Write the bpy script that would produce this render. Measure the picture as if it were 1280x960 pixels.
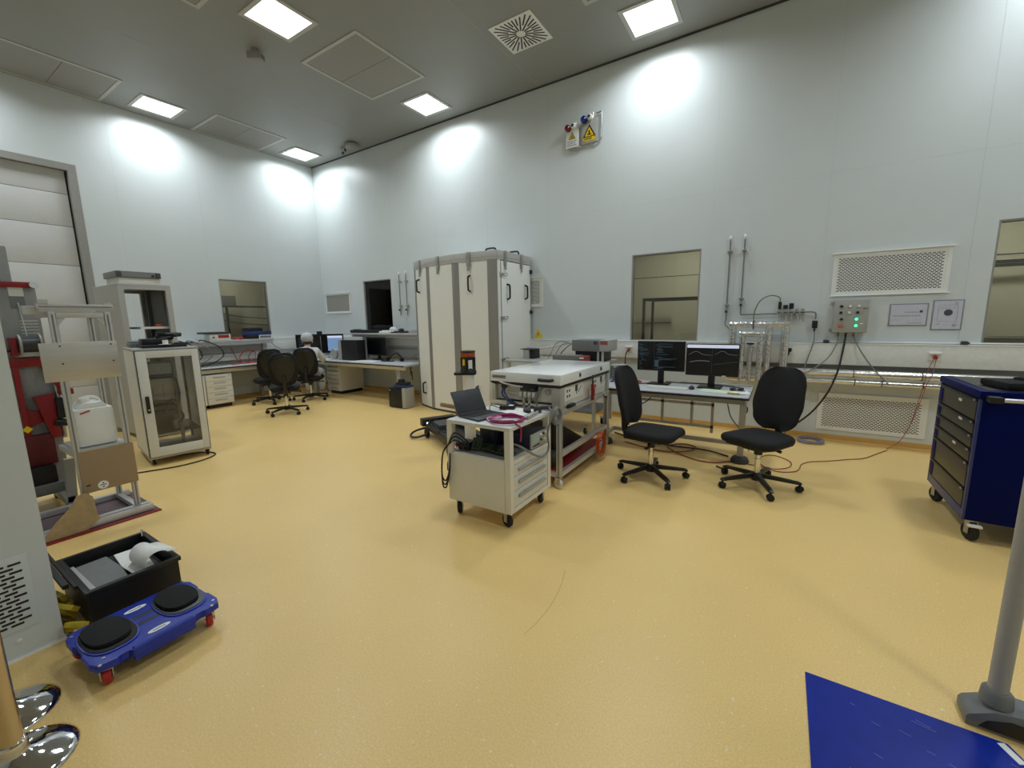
import bpy, bmesh, math, random
from mathutils import Vector, Matrix
random.seed(7)
for o in list(bpy.data.objects): bpy.data.objects.remove(o)
S = bpy.context.scene
COL = S.collection
# ------------------------------------------------------------------ camera
cam_d = bpy.data.cameras.new('camera'); cam = bpy.data.objects.new('camera', cam_d); COL.objects.link(cam)
yaw, pitch, roll = 0.571106583, -0.154566551, -0.0176930909
_f = Vector((-math.sin(yaw)*math.cos(pitch), math.cos(yaw)*math.cos(pitch), math.sin(pitch)))
_r0 = Vector((math.cos(yaw), math.sin(yaw), 0)); _u0 = _r0.cross(_f)
_r = _r0*math.cos(roll)+_u0*math.sin(roll); _u = -_r0*math.sin(roll)+_u0*math.cos(roll)
cam.matrix_world = Matrix(((_r.x,_u.x,-_f.x,0),(_r.y,_u.y,-_f.y,0),(_r.z,_u.z,-_f.z,1.55),(0,0,0,1)))
cam_d.sensor_fit = 'HORIZONTAL'; cam_d.sensor_width = 36; cam_d.lens = 522.453*36/1280; cam_d.clip_start = .02
S.camera = cam
# ------------------------------------------------------------------ world, exposure
wd = bpy.data.worlds.new('world'); S.world = wd; wd.use_nodes = True
wd.node_tree.nodes['Background'].inputs[0].default_value = (.02,.02,.02,1)
wd.node_tree.nodes['Background'].inputs[1].default_value = .2
S.view_settings.view_transform = 'Standard'; S.view_settings.look = 'None'
S.view_settings.gamma = 1; S.view_settings.use_curve_mapping = False
S.view_settings.exposure = 0.0
LAMP = 1.5             # glow of the ceiling light diffusers
LAMP_OPTICS = ((27.5, math.radians(156)),)   # watts and spread of each panel
CORR = 24.0             # emission of the unseen lamps added to brighten the rooms behind the windows
# ------------------------------------------------------------------ room constants (metres)
XW, YW, H = -9.516, 6.31, 5.118
XE, YS = 3.4, -1.6
# ------------------------------------------------------------------ helpers
def srgb(*c):
    r = []
    for v in c:
        v /= 255.; r.append(v/12.92 if v <= .04045 else ((v+.055)/1.055)**2.4)
    return tuple(r)
MATS = {}
def mat(name, rgb, rough=.5, metal=0., var=.05, scale=25., bump=0., bscale=80., spec=.5, emis=0., coat=0., stretch=None, alpha=None):
    m = bpy.data.materials.new(name); m.use_nodes = True
    nt = m.node_tree; N = nt.nodes; L = nt.links; b = N['Principled BSDF']
    c = srgb(*rgb)
    b.inputs['Roughness'].default_value = rough; b.inputs['Metallic'].default_value = metal
    b.inputs['Specular IOR Level'].default_value = spec; b.inputs['Coat Weight'].default_value = coat
    tc = N.new('ShaderNodeTexCoord'); src = tc.outputs['Object']
    if stretch:
        mp = N.new('ShaderNodeMapping'); mp.inputs['Scale'].default_value = stretch
        L.new(src, mp.inputs[0]); src = mp.outputs[0]
    n = N.new('ShaderNodeTexNoise'); n.inputs['Scale'].default_value = scale; n.inputs['Detail'].default_value = 4
    L.new(src, n.inputs['Vector'])
    mr = N.new('ShaderNodeMapRange'); mr.inputs[1].default_value = .25; mr.inputs[2].default_value = .75
    mr.inputs[3].default_value = 1-var; mr.inputs[4].default_value = 1+var; L.new(n.outputs[0], mr.inputs[0])
    vm = N.new('ShaderNodeVectorMath'); vm.operation = 'SCALE'; vm.inputs[0].default_value = c
    L.new(mr.outputs[0], vm.inputs['Scale']); L.new(vm.outputs[0], b.inputs['Base Color'])
    if bump:
        n2 = N.new('ShaderNodeTexNoise'); n2.inputs['Scale'].default_value = bscale; n2.inputs['Detail'].default_value = 3
        L.new(src, n2.inputs['Vector'])
        bp = N.new('ShaderNodeBump'); bp.inputs['Strength'].default_value = bump; bp.inputs['Distance'].default_value = .01
        L.new(n2.outputs[0], bp.inputs['Height']); L.new(bp.outputs[0], b.inputs['Normal'])
    if emis:
        b.inputs['Emission Color'].default_value = (*c, 1); b.inputs['Emission Strength'].default_value = emis
    if alpha is not None: b.inputs['Alpha'].default_value = alpha
    MATS[name] = m
    return m
def glass(name, rgb, transp=.8, rough=.03):
    m = bpy.data.materials.new(name); m.use_nodes = True
    nt = m.node_tree; N = nt.nodes; L = nt.links
    N.remove(N['Principled BSDF']); out = N['Material Output']
    t = N.new('ShaderNodeBsdfTransparent'); t.inputs[0].default_value = (*srgb(*rgb), 1)
    g = N.new('ShaderNodeBsdfGlossy'); g.inputs['Roughness'].default_value = rough
    fr = N.new('ShaderNodeFresnel'); fr.inputs[0].default_value = 1.52
    tc = N.new('ShaderNodeTexCoord'); n = N.new('ShaderNodeTexNoise'); n.inputs['Scale'].default_value = 1.5
    L.new(tc.outputs['Object'], n.inputs['Vector'])
    bp = N.new('ShaderNodeBump'); bp.inputs['Strength'].default_value = .02; L.new(n.outputs[0], bp.inputs['Height'])
    L.new(bp.outputs[0], g.inputs['Normal'])
    mx = N.new('ShaderNodeMixShader'); L.new(fr.outputs[0], mx.inputs[0]); L.new(t.outputs[0], mx.inputs[1]); L.new(g.outputs[0], mx.inputs[2])
    L.new(mx.outputs[0], out.inputs[0]); MATS[name] = m
    return m
# --- shapes into a bmesh
def _bx(bm, x0, x1, y0, y1, z0, z1, bev=0):
    vs = [bm.verts.new((x, y, z)) for x in (x0, x1) for y in (y0, y1) for z in (z0, z1)]
    fs = [bm.faces.new([vs[i] for i in q]) for q in ((0,1,3,2),(4,6,7,5),(0,4,5,1),(2,3,7,6),(0,2,6,4),(1,5,7,3))]
    if bev:
        es = list({e for f in fs for e in f.edges})
        bmesh.ops.bevel(bm, geom=es, offset=bev, segments=2, profile=.6, affect='EDGES')
def _ring(bm, c, a, b, r, n): return [bm.verts.new(c+a*(r*math.cos(2*math.pi*i/n))+b*(r*math.sin(2*math.pi*i/n))) for i in range(n)]
def _axes(d):
    d = d.normalized(); a = d.cross(Vector((0,0,1)) if abs(d.z) < .9 else Vector((1,0,0))).normalized()
    return a, d.cross(a)
def _cy(bm, p0, p1, r0, r1=None, n=16, cap=True):
    p0, p1 = Vector(p0), Vector(p1); r1 = r0 if r1 is None else r1
    a, b = _axes(p1-p0); A = _ring(bm, p0, a, b, r0, n); B = _ring(bm, p1, a, b, r1, n)
    for i in range(n): bm.faces.new((A[i], A[(i+1) % n], B[(i+1) % n], B[i]))
    if cap: bm.faces.new(A[::-1]); bm.faces.new(B)
def catmull(pts, k=6, closed=False):
    P = [Vector(p) for p in pts]; out = []
    n = len(P)
    if n < 3: return P
    for i in range(n if closed else n-1):
        g = (lambda j: P[j % n]) if closed else (lambda j: P[max(0, min(n-1, j))])
        p0, p1, p2, p3 = g(i-1), g(i), g(i+1), g(i+2)
        for s in range(k):
            t = s/k
            out.append(.5*((2*p1)+(p2-p0)*t+(2*p0-5*p1+4*p2-p3)*t*t+(3*p1-p0-3*p2+p3)*t**3))
    if not closed: out.append(P[-1])
    return out
def _tb(bm, pts, r, n=6, k=6, closed=False, smooth=True):
    P = catmull(pts, k, closed) if smooth else [Vector(p) for p in pts]
    rings = []; m = len(P); a = None
    for i in range(m):
        d = (P[(i+1) % m]-P[i-1]) if (closed or 0 < i < m-1) else (P[1]-P[0] if i == 0 else P[-1]-P[-2])
        if d.length < 1e-6: d = Vector((0,0,1))
        d.normalize()
        if a is None: a, b = _axes(d)
        else:
            a = a-d*a.dot(d)
            a = a.normalized() if a.length > 1e-5 else _axes(d)[0]
            b = d.cross(a)
        rings.append(_ring(bm, P[i], a, b, r, n))
    for i in range(m if closed else m-1):
        A, B = rings[i], rings[(i+1) % m]
        for j in range(n): bm.faces.new((A[j], A[(j+1) % n], B[(j+1) % n], B[j]))
    if not closed: bm.faces.new(rings[0][::-1]); bm.faces.new(rings[-1])
def _la(bm, prof, c=(0,0,0), n=24, axis='z'):
    c = Vector(c); R = []
    ax = {'z':(Vector((1,0,0)),Vector((0,1,0)),Vector((0,0,1))),'y':(Vector((1,0,0)),Vector((0,0,-1)),Vector((0,1,0))),'x':(Vector((0,1,0)),Vector((0,0,1)),Vector((1,0,0)))}[axis]
    for r, z in prof: R.append(_ring(bm, c+ax[2]*z, ax[0], ax[1], max(r, 1e-4), n))
    for A, B in zip(R, R[1:]):
        for i in range(n): bm.faces.new((A[i], A[(i+1) % n], B[(i+1) % n], B[i]))
    bm.faces.new(R[0][::-1]); bm.faces.new(R[-1])
def _pr(bm, poly, z0, z1, plane='xy', bev=0):
    f = {'xy': lambda a, b, z: (a, b, z), 'xz': lambda a, b, z: (a, z, b), 'yz': lambda a, b, z: (z, a, b)}[plane]
    A = [bm.verts.new(f(a, b, z0)) for a, b in poly]; B = [bm.verts.new(f(a, b, z1)) for a, b in poly]; n = len(poly)
    fs = [bm.faces.new(A[::-1]), bm.faces.new(B)]
    for i in range(n): fs.append(bm.faces.new((A[i], A[(i+1) % n], B[(i+1) % n], B[i])))
    if bev: bmesh.ops.bevel(bm, geom=list({e for f in fs for e in f.edges}), offset=bev, segments=2, profile=.6, affect='EDGES')
def _sp(bm, c, r, sx=1, sy=1, sz=1, n=16):
    g = bmesh.ops.create_uvsphere(bm, u_segments=n, v_segments=max(6, n*2//3), radius=r)
    for v in g['verts']: v.co = Vector((v.co.x*sx, v.co.y*sy, v.co.z*sz))+Vector(c)
def _q(bm, *p): bm.faces.new([bm.verts.new(x) for x in p])
def _xf(bm, M, s):
    n0 = len(bm.verts); sub = bmesh.new(); shape(sub, s); sub.transform(M)
    me = bpy.data.meshes.new('t'); sub.to_mesh(me); sub.free(); bm.from_mesh(me); bpy.data.meshes.remove(me)
def shape(bm, s):
    {'b': _bx, 'c': _cy, 't': _tb, 'l': _la, 'p': _pr, 's': _sp, 'q': _q, 'm': _xf, 'f': lambda bm, f: f(bm)}[s[0]](bm, *s[1:-1], **s[-1]) if isinstance(s[-1], dict) else \
    {'b': _bx, 'c': _cy, 't': _tb, 'l': _la, 'p': _pr, 's': _sp, 'q': _q, 'm': _xf, 'f': lambda bm, f: f(bm)}[s[0]](bm, *s[1:])
INV = {}
def link(o): COL.objects.link(o); return o
def mesh_of(name, shapes, xf=None, flip=True):
    bm = bmesh.new()
    for s in shapes: shape(bm, s)
    if xf is not None: bm.transform(xf)
    if flip: bmesh.ops.recalc_face_normals(bm, faces=bm.faces)
    for f in bm.faces: f.smooth = True
    for e in bm.edges:
        if len(e.link_faces) == 2 and e.calc_face_angle(0) > .6: e.smooth = False
    me = bpy.data.meshes.new(name); bm.to_mesh(me); bm.free()
    return me
def M_(m): return MATS[m] if isinstance(m, str) else m
def tag(o, label=None, cat=None, group=None, kind=None):
    if label: o['label'] = label
    if cat: o['category'] = cat
    if group: o['group'] = group
    if kind: o['kind'] = kind
    return o
def thing(name, label, cat, loc, rz=0., group=None, local=False, kind=None):
    o = bpy.data.objects.new(name, None); link(o); o.empty_display_size = .1
    o.location = loc; o.rotation_euler = (0, 0, rz)
    INV[o.name] = None if local else Matrix.Translation(-Vector(loc))
    if not local and rz: INV[o.name] = Matrix.Rotation(-rz, 4, 'Z') @ INV[o.name]
    return tag(o, label, cat, group, kind)
def part(name, m, parent, *shapes, label=None, kind=None, flip=True):
    inv = INV.get(parent.name)
    o = bpy.data.objects.new(name, mesh_of(name, shapes, inv, flip)); link(o); o.data.materials.append(M_(m)); o.parent = parent
    INV[o.name] = inv
    return tag(o, label, kind=kind)
def one(name, m, label, cat, *shapes, group=None, kind=None, rz=0, flip=True):
    me = mesh_of(name, shapes, None, flip)
    xs = [v.co for v in me.vertices]
    if kind == 'structure': c = Vector((0,0,0))
    else: c = Vector(((min(v.x for v in xs)+max(v.x for v in xs))/2, (min(v.y for v in xs)+max(v.y for v in xs))/2, min(v.z for v in xs)))
    me.transform(Matrix.Translation(-c))
    o = bpy.data.objects.new(name, me); link(o); me.materials.append(M_(m)); o.location = c
    INV[o.name] = Matrix.Translation(-c)
    return tag(o, label, cat, group, kind)
def inst(o, parent, loc=None):                       # a further copy of one part
    c = o.copy(); link(c); c.parent = parent
    if loc is not None: c.location = loc
    INV[c.name] = INV.get(o.name)
    return c
def copy_tree(root, loc, rz, label, group=None):
    r = root.copy(); link(r); r.location = loc; r.rotation_euler = (0, 0, rz); r['label'] = label
    if group: r['group'] = group
    def rec(a, b):
        for ch in list(a.children):
            c = ch.copy(); link(c); c.parent = b; rec(ch, c)
    rec(root, r)
    return r
def RZ(a): return Matrix.Rotation(a, 4, 'Z')
def at(x, y, z=0, rz=0, rx=0, ry=0): return Matrix.Translation((x, y, z)) @ Matrix.Rotation(rz, 4, 'Z') @ Matrix.Rotation(ry, 4, 'Y') @ Matrix.Rotation(rx, 4, 'X')
def caster(parent, x, y, r=.045, wm='rubber_black', fm='zinc', top=None, rz=0, w=.03):
    top = top or r*2.5
    Mx = at(x, y, 0, rz)
    c = part('caster', fm, parent, ('m', Mx, ('b', -.025, .025, -.03, .03, top-.008, top)), ('m', Mx, ('b', -w/2-.008, -w/2-.003, -.018, .018, r*.8, top-.006)),
             ('m', Mx, ('b', w/2+.003, w/2+.008, -.018, .018, r*.8, top-.006)), ('m', Mx, ('c', (-w/2-.01, 0, r), (w/2+.01, 0, r), .006, .006, 8)))
    part('wheel', wm, c, ('m', Mx, ('l', [(r*.35, -w/2), (r*.85, -w/2), (r, -w/4), (r, w/4), (r*.85, w/2), (r*.35, w/2)], (0, 0, r), 18, 'x')))
    return c
# ------------------------------------------------------------------ materials
mat('wall_white', (210, 216, 216), .33, var=.012, scale=3, bump=.015, bscale=6)
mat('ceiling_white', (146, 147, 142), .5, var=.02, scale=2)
mat('joint_white', (196, 202, 202), .4)
mat('door_grey', (206, 205, 202), .5, var=.03, scale=6, bump=.05, bscale=120)
mat('frame_grey', (150, 148, 142), .5)
mat('white_metal', (216, 216, 210), .4, var=.02)
mat('beige_metal', (224, 221, 210), .45, var=.02)
mat('grey_metal', (168, 167, 162), .45, var=.03)
mat('mid_grey', (118, 120, 120), .5)
mat('dark_grey', (62, 63, 65), .5)
mat('alu', (206, 206, 205), .38, .55, var=.06, scale=8, stretch=(1, 1, .1))
mat('alu_dull', (190, 189, 185), .42, .35, var=.05)
mat('brushed', (196, 192, 184), .38, .9, var=.06, scale=30, stretch=(1, .08, 1))
mat('steel_strip', (150, 148, 144), .42, .4, var=.06, scale=10, stretch=(1, 1, .1))
mat('chrome', (225, 225, 228), .06, 1., var=.01)
mat('zinc', (180, 180, 176), .3, .9)
mat('black_plastic', (22, 22, 23), .45, var=.1)
mat('black_gloss', (12, 12, 13), .15)
mat('black_fabric', (13, 13, 15), .85, var=.25, scale=180, bump=.35, bscale=350)
mat('rubber_black', (24, 24, 25), .7)
mat('chair_base', (17, 17, 18), .35)
mat('off_white', (232, 232, 226), .35, var=.015)
mat('gloss_white', (246, 247, 246), .12, var=.01, coat=.3)
mat('bench_top', (190, 192, 194), .35, var=.03, scale=60)
mat('bench_edge', (30, 30, 32), .5)
mat('paper', (235, 235, 230), .7, var=.02)
mat('paper_green', (205, 220, 190), .7, var=.03)
mat('red_paint', (140, 18, 24), .35)
mat('dark_red', (92, 18, 26), .5, var=.12)
mat('red_plastic', (176, 40, 34), .4)
mat('red_shelf', (150, 20, 20), .5, var=.15)
mat('orange', (212, 96, 40), .4)
mat('orange_lens', (168, 74, 22), .18, var=.1)
mat('tool_blue', (2, 15, 80), .45, spec=.08, var=.04)
mat('tool_blue_light', (40, 52, 110), .35)
mat('drawer_olive', (58, 57, 48), .38, var=.05)
mat('blue_plastic', (22, 48, 158), .38, var=.05)
mat('mat_blue', (14, 40, 146), .35, spec=.25, var=.12, scale=14)
mat('blue_box', (38, 60, 110), .45)
mat('navy', (30, 38, 58), .45)
mat('cardboard', (156, 134, 104), .8, var=.07, scale=60, stretch=(1, 1, 6))
mat('osb', (172, 150, 112), .85, var=.14, scale=22)
mat('tan', (150, 122, 92), .5, .2)
mat('yellow', (232, 196, 24), .4)
mat('yellow_dull', (196, 172, 44), .6, var=.2)
mat('magenta', (156, 30, 96), .45)
mat('pink_light', (226, 170, 200), .5)
mat('red_cable', (150, 74, 56), .45)
mat('brown_red', (150, 74, 46), .5)
mat('cable_black', (20, 20, 21), .5)
mat('cable_grey', (120, 120, 118), .5)
mat('cable_lilac', (132, 126, 140), .45)
mat('green_cable', (96, 110, 60), .5)
mat('green_board', (44, 60, 44), .5, var=.3, scale=90)
mat('foil', (226, 226, 226), .2, .93, var=.1, scale=30, bump=1., bscale=24)
mat('foil_smooth', (226, 225, 220), .25, .85, var=.06, scale=14, bump=.35, bscale=18)
mat('jerrycan', (226, 228, 224), .35, var=.02)
mat('label_red', (146, 72, 72), .5)
mat('mast_grey', (142, 142, 139), .5, var=.05, scale=40)
mat('mauve', (104, 84, 92), .6, var=.15)
mat('lamp_white', (255, 255, 255), .5, emis=LAMP)
mat('corridor_fill_lamp', (255, 252, 238), .5, emis=CORR)
mat('corridor_wall', (206, 206, 194), .6, var=.02)
mat('green_led', (60, 255, 170), .4, emis=2.2)
mat('red_led', (255, 90, 60), .4, emis=1.5)
mat('white_led', (240, 245, 255), .4, emis=1.2)
mat('screen_dark', (8, 10, 14), .22, emis=.0)
mat('screen_blue', (120, 150, 190), .3, emis=.45)
mat('screen_text', (62, 82, 94), .4, emis=.22)
mat('screen_pale', (186, 190, 214), .4, emis=.75)
mat('screen_line', (112, 98, 120), .4, emis=.3)
mat('lcd', (150, 170, 160), .3, emis=.12)
mat('laptop_grey', (46, 48, 52), .4)
mat('ink', (70, 72, 84), .7)
mat('ink_light', (150, 152, 164), .7)
mat('poster_paper', (200, 202, 214), .25)
mat('poster_frame', (140, 140, 156), .3)
mat('beacon_red', (110, 14, 20), .2)
mat('beacon_blue', (20, 40, 130), .2)
mat('skin', (205, 160, 138), .55)
mat('coat', (214, 216, 216), .8, var=.03, bump=.2, bscale=14)
mat('hairnet', (190, 192, 192), .8, var=.12, scale=60, bump=.5, bscale=90)
mat('hair', (70, 52, 40), .7)
mat('wood_dark', (96, 60, 34), .6)
mat('frame_light', (186, 186, 180), .5)
mat('duct_white', (230, 231, 227), .35)
mat('cabinet_dim', (104, 110, 104), .5)
mat('scuff', (96, 116, 186), .5)
mat('floor_scuff', (206, 170, 104), .45)
mat('filter_grey', (150, 148, 142), .6, var=.02, bump=.1, bscale=300)
glass('window_glass', (226, 226, 219))
glass('cabinet_glass', (238, 238, 236))
# floor: yellow vinyl with pale flecks
def floor_mat():
    m = mat('floor_yellow', (240, 204, 132), .36, var=.035, scale=1.3)
    nt = m.node_tree; N = nt.nodes; L = nt.links; b = N['Principled BSDF']
    base = b.inputs['Base Color'].links[0].from_socket
    tc = N.new('ShaderNodeTexCoord')
    v = N.new('ShaderNodeTexVoronoi'); v.inputs['Scale'].default_value = 46; v.inputs['Randomness'].default_value = 1
    ns = N.new('ShaderNodeTexNoise'); ns.inputs['Scale'].default_value = 60
    mxv = N.new('ShaderNodeMix'); mxv.data_type = 'VECTOR'; mxv.inputs['Factor'].default_value = .035
    L.new(tc.outputs['Object'], ns.inputs['Vector']); L.new(tc.outputs['Object'], mxv.inputs[4]); L.new(ns.outputs['Color'], mxv.inputs[5])
    L.new(mxv.outputs[1], v.inputs['Vector'])
    lt = N.new('ShaderNodeMath'); lt.operation = 'LESS_THAN'; lt.inputs[1].default_value = .19; L.new(v.outputs['Distance'], lt.inputs[0])
    sx = N.new('ShaderNodeSeparateColor'); L.new(v.outputs['Color'], sx.inputs[0])
    gt = N.new('ShaderNodeMath'); gt.operation = 'GREATER_THAN'; gt.inputs[1].default_value = .9; L.new(sx.outputs[0], gt.inputs[0])
    mu = N.new('ShaderNodeMath'); mu.operation = 'MULTIPLY'; L.new(lt.outputs[0], mu.inputs[0]); L.new(gt.outputs[0], mu.inputs[1])
    m2 = N.new('ShaderNodeMath'); m2.operation = 'MULTIPLY'; m2.inputs[1].default_value = .7; L.new(mu.outputs[0], m2.inputs[0])
    mc = N.new('ShaderNodeMix'); mc.data_type = 'RGBA'; L.new(m2.outputs[0], mc.inputs['Factor']); L.new(base, mc.inputs[6]); mc.inputs[7].default_value = (*srgb(250, 240, 214), 1)
    # fine mottling
    n3 = N.new('ShaderNodeTexNoise'); n3.inputs['Scale'].default_value = 130; n3.inputs['Detail'].default_value = 2; L.new(tc.outputs['Object'], n3.inputs['Vector'])
    mr = N.new('ShaderNodeMapRange'); mr.inputs[1].default_value = .3; mr.inputs[2].default_value = .7; mr.inputs[3].default_value = .9; mr.inputs[4].default_value = 1.08; L.new(n3.outputs[0], mr.inputs[0])
    vm = N.new('ShaderNodeVectorMath'); vm.operation = 'SCALE'; L.new(mc.outputs[2], vm.inputs[0]); L.new(mr.outputs[0], vm.inputs['Scale'])
    L.new(vm.outputs[0], b.inputs['Base Color'])
floor_mat()
mat('cove_yellow', (206, 160, 86), .4, var=.03)
# ================================================================== the setting
def cut(a0, a1, b0, b1, holes):
    xs = sorted({a0, a1} | {x for h in holes for x in h[:2] if a0 < x < a1}); zs = sorted({b0, b1} | {z for h in holes for z in h[2:] if b0 < z < b1})
    out = []
    for i in range(len(xs)-1):
        run = None
        for j in range(len(zs)-1):
            cx, cz = (xs[i]+xs[i+1])/2, (zs[j]+zs[j+1])/2
            solid = not any(h[0] < cx < h[1] and h[2] < cz < h[3] for h in holes)
            if solid and run and abs(run[3]-zs[j]) < 1e-6: run[3] = zs[j+1]
            elif solid: run = [xs[i], xs[i+1], zs[j], zs[j+1]]; out.append(run)
            else: run = None
    return out
fl_ = one('floor', 'floor_yellow', 'glossy yellow vinyl floor with pale flecks', 'floor', ('b', XW-.2, XE+.2, YS-.2, YW+.03, -.1, 0), kind='structure')
part('scuff_mark', 'floor_scuff', fl_, ('m', Matrix.Diagonal((1, 1, .1, 1)), ('t', [(-1.028, 2.167, 0), (-.981, 2.004, 0), (-.959, 1.841, 0), (-.96, 1.698, 0), (-.974, 1.586, 0)], .002)))
ce = one('ceiling', 'joint_white', 'high off white panelled ceiling', 'ceiling', ('b', XW-.2, XE+.2, YS-.2, YW+.2, H+.0012, H+.2), kind='structure')
cxs = [XW-.05, -7.13, -3.43, .26, XE+.05]
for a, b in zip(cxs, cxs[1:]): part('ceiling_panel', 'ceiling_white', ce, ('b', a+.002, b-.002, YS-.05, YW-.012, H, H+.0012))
part('shadow_gap', 'dark_grey', ce, ('b', XW+.01, XE, YW-.03, YW-.012, H-.02, H))
WR = [(-7.98, -7.08, 1.2, 2.44), (-1.92, -.98, 1.2, 2.44), (1.76, 2.7, 1.2, 2.44)]
WL = [(4.06, 4.99, 1.2, 2.44), (-1.5, 2.24, -.5, 4.05)]
w = one('wall_right', 'joint_white', 'long white panelled wall with windows, grilles and wall duct', 'wall', *[('b', a, b, YW+.0012, YW+.14, c, d) for a, b, c, d in cut(XW-.2, XE+.2, 0, H+.1, WR)], kind='structure')
px = [XW]+[-8.18+1.221*i for i in range(10)]+[XE]
for a, b in zip(px, px[1:]):
    for c, d in ((0, 3.14), (3.14, H)):
        part('wall_panel', 'wall_white', w, *[('b', p+(0.0012 if p == a else 0), q-(0.0012 if q == b else 0), YW, YW+.0012, r+(0.0012 if r == 3.14 else 0), s-(0.0012 if s == 3.14 else 0)) for p, q, r, s in cut(a, b, c, d, WR)])
w = one('wall_left', 'joint_white', 'white panelled end wall with tall sectional door and a window', 'wall', *[('b', XW-.14, XW-.0012, a, b, c, d) for a, b, c, d in cut(YS-.2, YW+.03, 0, H+.1, WL)], kind='structure')
py = [YS, -.97, .25, 1.47, 2.69, 3.91, 5.13, YW]
for a, b in zip(py, py[1:]):
    for c, d in ((0, 3.14), (3.14, H)):
        rs = cut(a, b, c, d, WL)
        if rs: part('wall_panel', 'wall_white', w, *[('b', XW-.0012, XW, p+(0.0012 if p == a else 0), q-(0.0012 if q == b else 0), r+(0.0012 if r == 3.14 else 0), s-(0.0012 if s == 3.14 else 0)) for p, q, r, s in rs])
one('wall_front', 'wall_white', 'white wall behind the viewpoint', 'wall', ('b', XW-.2, XE+.2, YS-.2, YS, 0, H+.1), kind='structure')
one('wall_east', 'wall_white', 'white wall at the near end of the room', 'wall', ('b', XE, XE+.2, YS, YW+.03, 0, H+.1), kind='structure')
# coved skirting
cov = [(0, 0), (.05, 0), (.035, .004), (.016, .02), (.012, .075), (0, .078)]
one('baseboard_right', 'cove_yellow', 'yellow coved vinyl skirting along the long wall', 'skirting', ('p', [(YW-a, b) for a, b in cov], XW, XE, 'yz'), kind='structure')
one('baseboard_left', 'cove_yellow', 'yellow coved vinyl skirting along the end wall', 'skirting', ('p', [(XW+a, b) for a, b in cov], 2.26, YW-.05, 'xz'), kind='structure')
# grey air shaft column near the viewpoint
c = one('wall_column', 'wall_white', 'light grey air shaft corner with slotted grille at lower left', 'column', ('b', -3.9, -2.93, YS+.01, .36, .02, H), ('b', -3.905, -2.925, YS+.01, .365, 0, .02), kind='structure')
part('base_strip', 'gloss_white', c, ('b', -2.926, -2.92, YS+.02, .366, 0, .012))
part('grille_plate', 'wall_white', c, ('b', -2.93, -2.926, -.16, .295, .14, .5, .001))
sl = part('slot', 'black_plastic', c, ('b', -2.9265, -2.9245, .232, .272, .46, .47))
for r in range(16):
    for k in range(7):
        if r or k: inst(sl, c, (0, -.052*k-(.026 if r % 2 else 0), -.0195*r))
for z in (1.2, .63, .09): part('screw_cap', 'off_white', c, ('l', [(.011, 0), (.011, .003), (.004, .005)], (-2.93, .22, z), 12, 'x'))
# wall ducts (trunking)
t = one('trim_1', 'duct_white', 'white cable duct running along the long wall', 'duct', ('b', XW, XE, YW-.085, YW, .945, 1.19, .006), kind='structure')
part('duct_lid_edge', 'off_white', t, ('b', XW+.1, XE, YW-.092, YW-.03, 1.186, 1.196))
part('duct_shade_strip', 'mid_grey', t, ('b', -1.0, XE, YW-.03, YW, .885, .944))  # grey strip stands in for the shade under the duct
t = one('trim_2', 'duct_white', 'white cable duct running along the end wall', 'duct', ('b', XW, XW+.085, 2.5, YW-.09, .965, 1.21, .006), kind='structure')
part('duct_lid_edge', 'off_white', t, ('b', XW+.03, XW+.092, 2.5, YW-.09, 1.206, 1.216))
# windows
def win(n, label, ax, a0, a1, fr='frame_grey'):
    z0, z1 = 1.2, 2.44; e = .03
    if ax == 'y': mk = lambda p, q, r, s, d0, d1: ('b', p, q, YW+d0, YW+d1, r, s); loc = ((a0+a1)/2, YW, z0)
    else: mk = lambda p, q, r, s, d0, d1: ('b', XW-d1, XW-d0, p, q, r, s); loc = (XW, (a0+a1)/2, z0)
    t = thing('window_%d' % n, label, 'window', loc, kind='structure')
    part('window_frame', fr, t, mk(a0, a0+e*.6, z0, z1, .005, .1), mk(a1-e*.6, a1, z0, z1, .005, .1), mk(a0+e*.6, a1-e*.6, z1-e*.6, z1, .005, .1), mk(a0+e*.6, a1-e*.6, z0, z0+e*.4, .005, .1))
    part('pane', 'window_glass', t, mk(a0+e*.6, a1-e*.6, z0+e*.4, z1-e*.6, .035, .041))
win(1, 'olive tinted window above the bench shelf on the end wall', 'x', 4.06, 4.99)
win(2, 'dark window between the wall vent and thin pipes near the white chamber', 'y', -7.98, -7.08)
win(3, 'olive tinted window directly above the two desk monitors', 'y', -1.92, -.98)
win(4, 'olive tinted window cut by the right edge above the wall duct', 'y', 1.76, 2.7)
# dim corridor behind the long wall and annex behind the end wall
one('floor_corridor', 'cove_yellow', 'corridor floor behind the long wall', 'floor', ('b', XW-.2, XE, YW+.14, 8.6, -.1, 0), kind='structure')
one('ceiling_corridor', 'corridor_wall', 'corridor ceiling behind the long wall', 'ceiling', ('b', XW-.2, XE, YW+.14, 8.6, 2.9, 3.0), kind='structure')
cw = one('wall_corridor', 'corridor_wall', 'beige corridor wall seen dimly through the windows', 'wall', ('b', XW-.2, XE, 8.4, 8.6, 0, 2.9), ('b', XW-.2, XW-.1, YW+.14, 8.4, 0, 2.9), ('b', XE, XE+.1, YW+.14, 8.4, 0, 2.9), kind='structure')
part('panel_joint', 'dark_grey', cw, ('b', XW, XE-.1, 8.394, 8.4, 2.28, 2.292), ('b', XW, XE-.1, 8.394, 8.4, 1.42, 1.43))
one('floor_annex', 'cove_yellow', 'annex floor behind the end wall', 'floor', ('b', -11.4, XW-.14, 2.6, 6.2, -.1, 0), kind='structure')
one('ceiling_annex', 'corridor_wall', 'annex ceiling behind the end wall', 'ceiling', ('b', -11.4, XW-.14, 2.6, 6.2, 2.9, 3.0), kind='structure')
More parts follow.
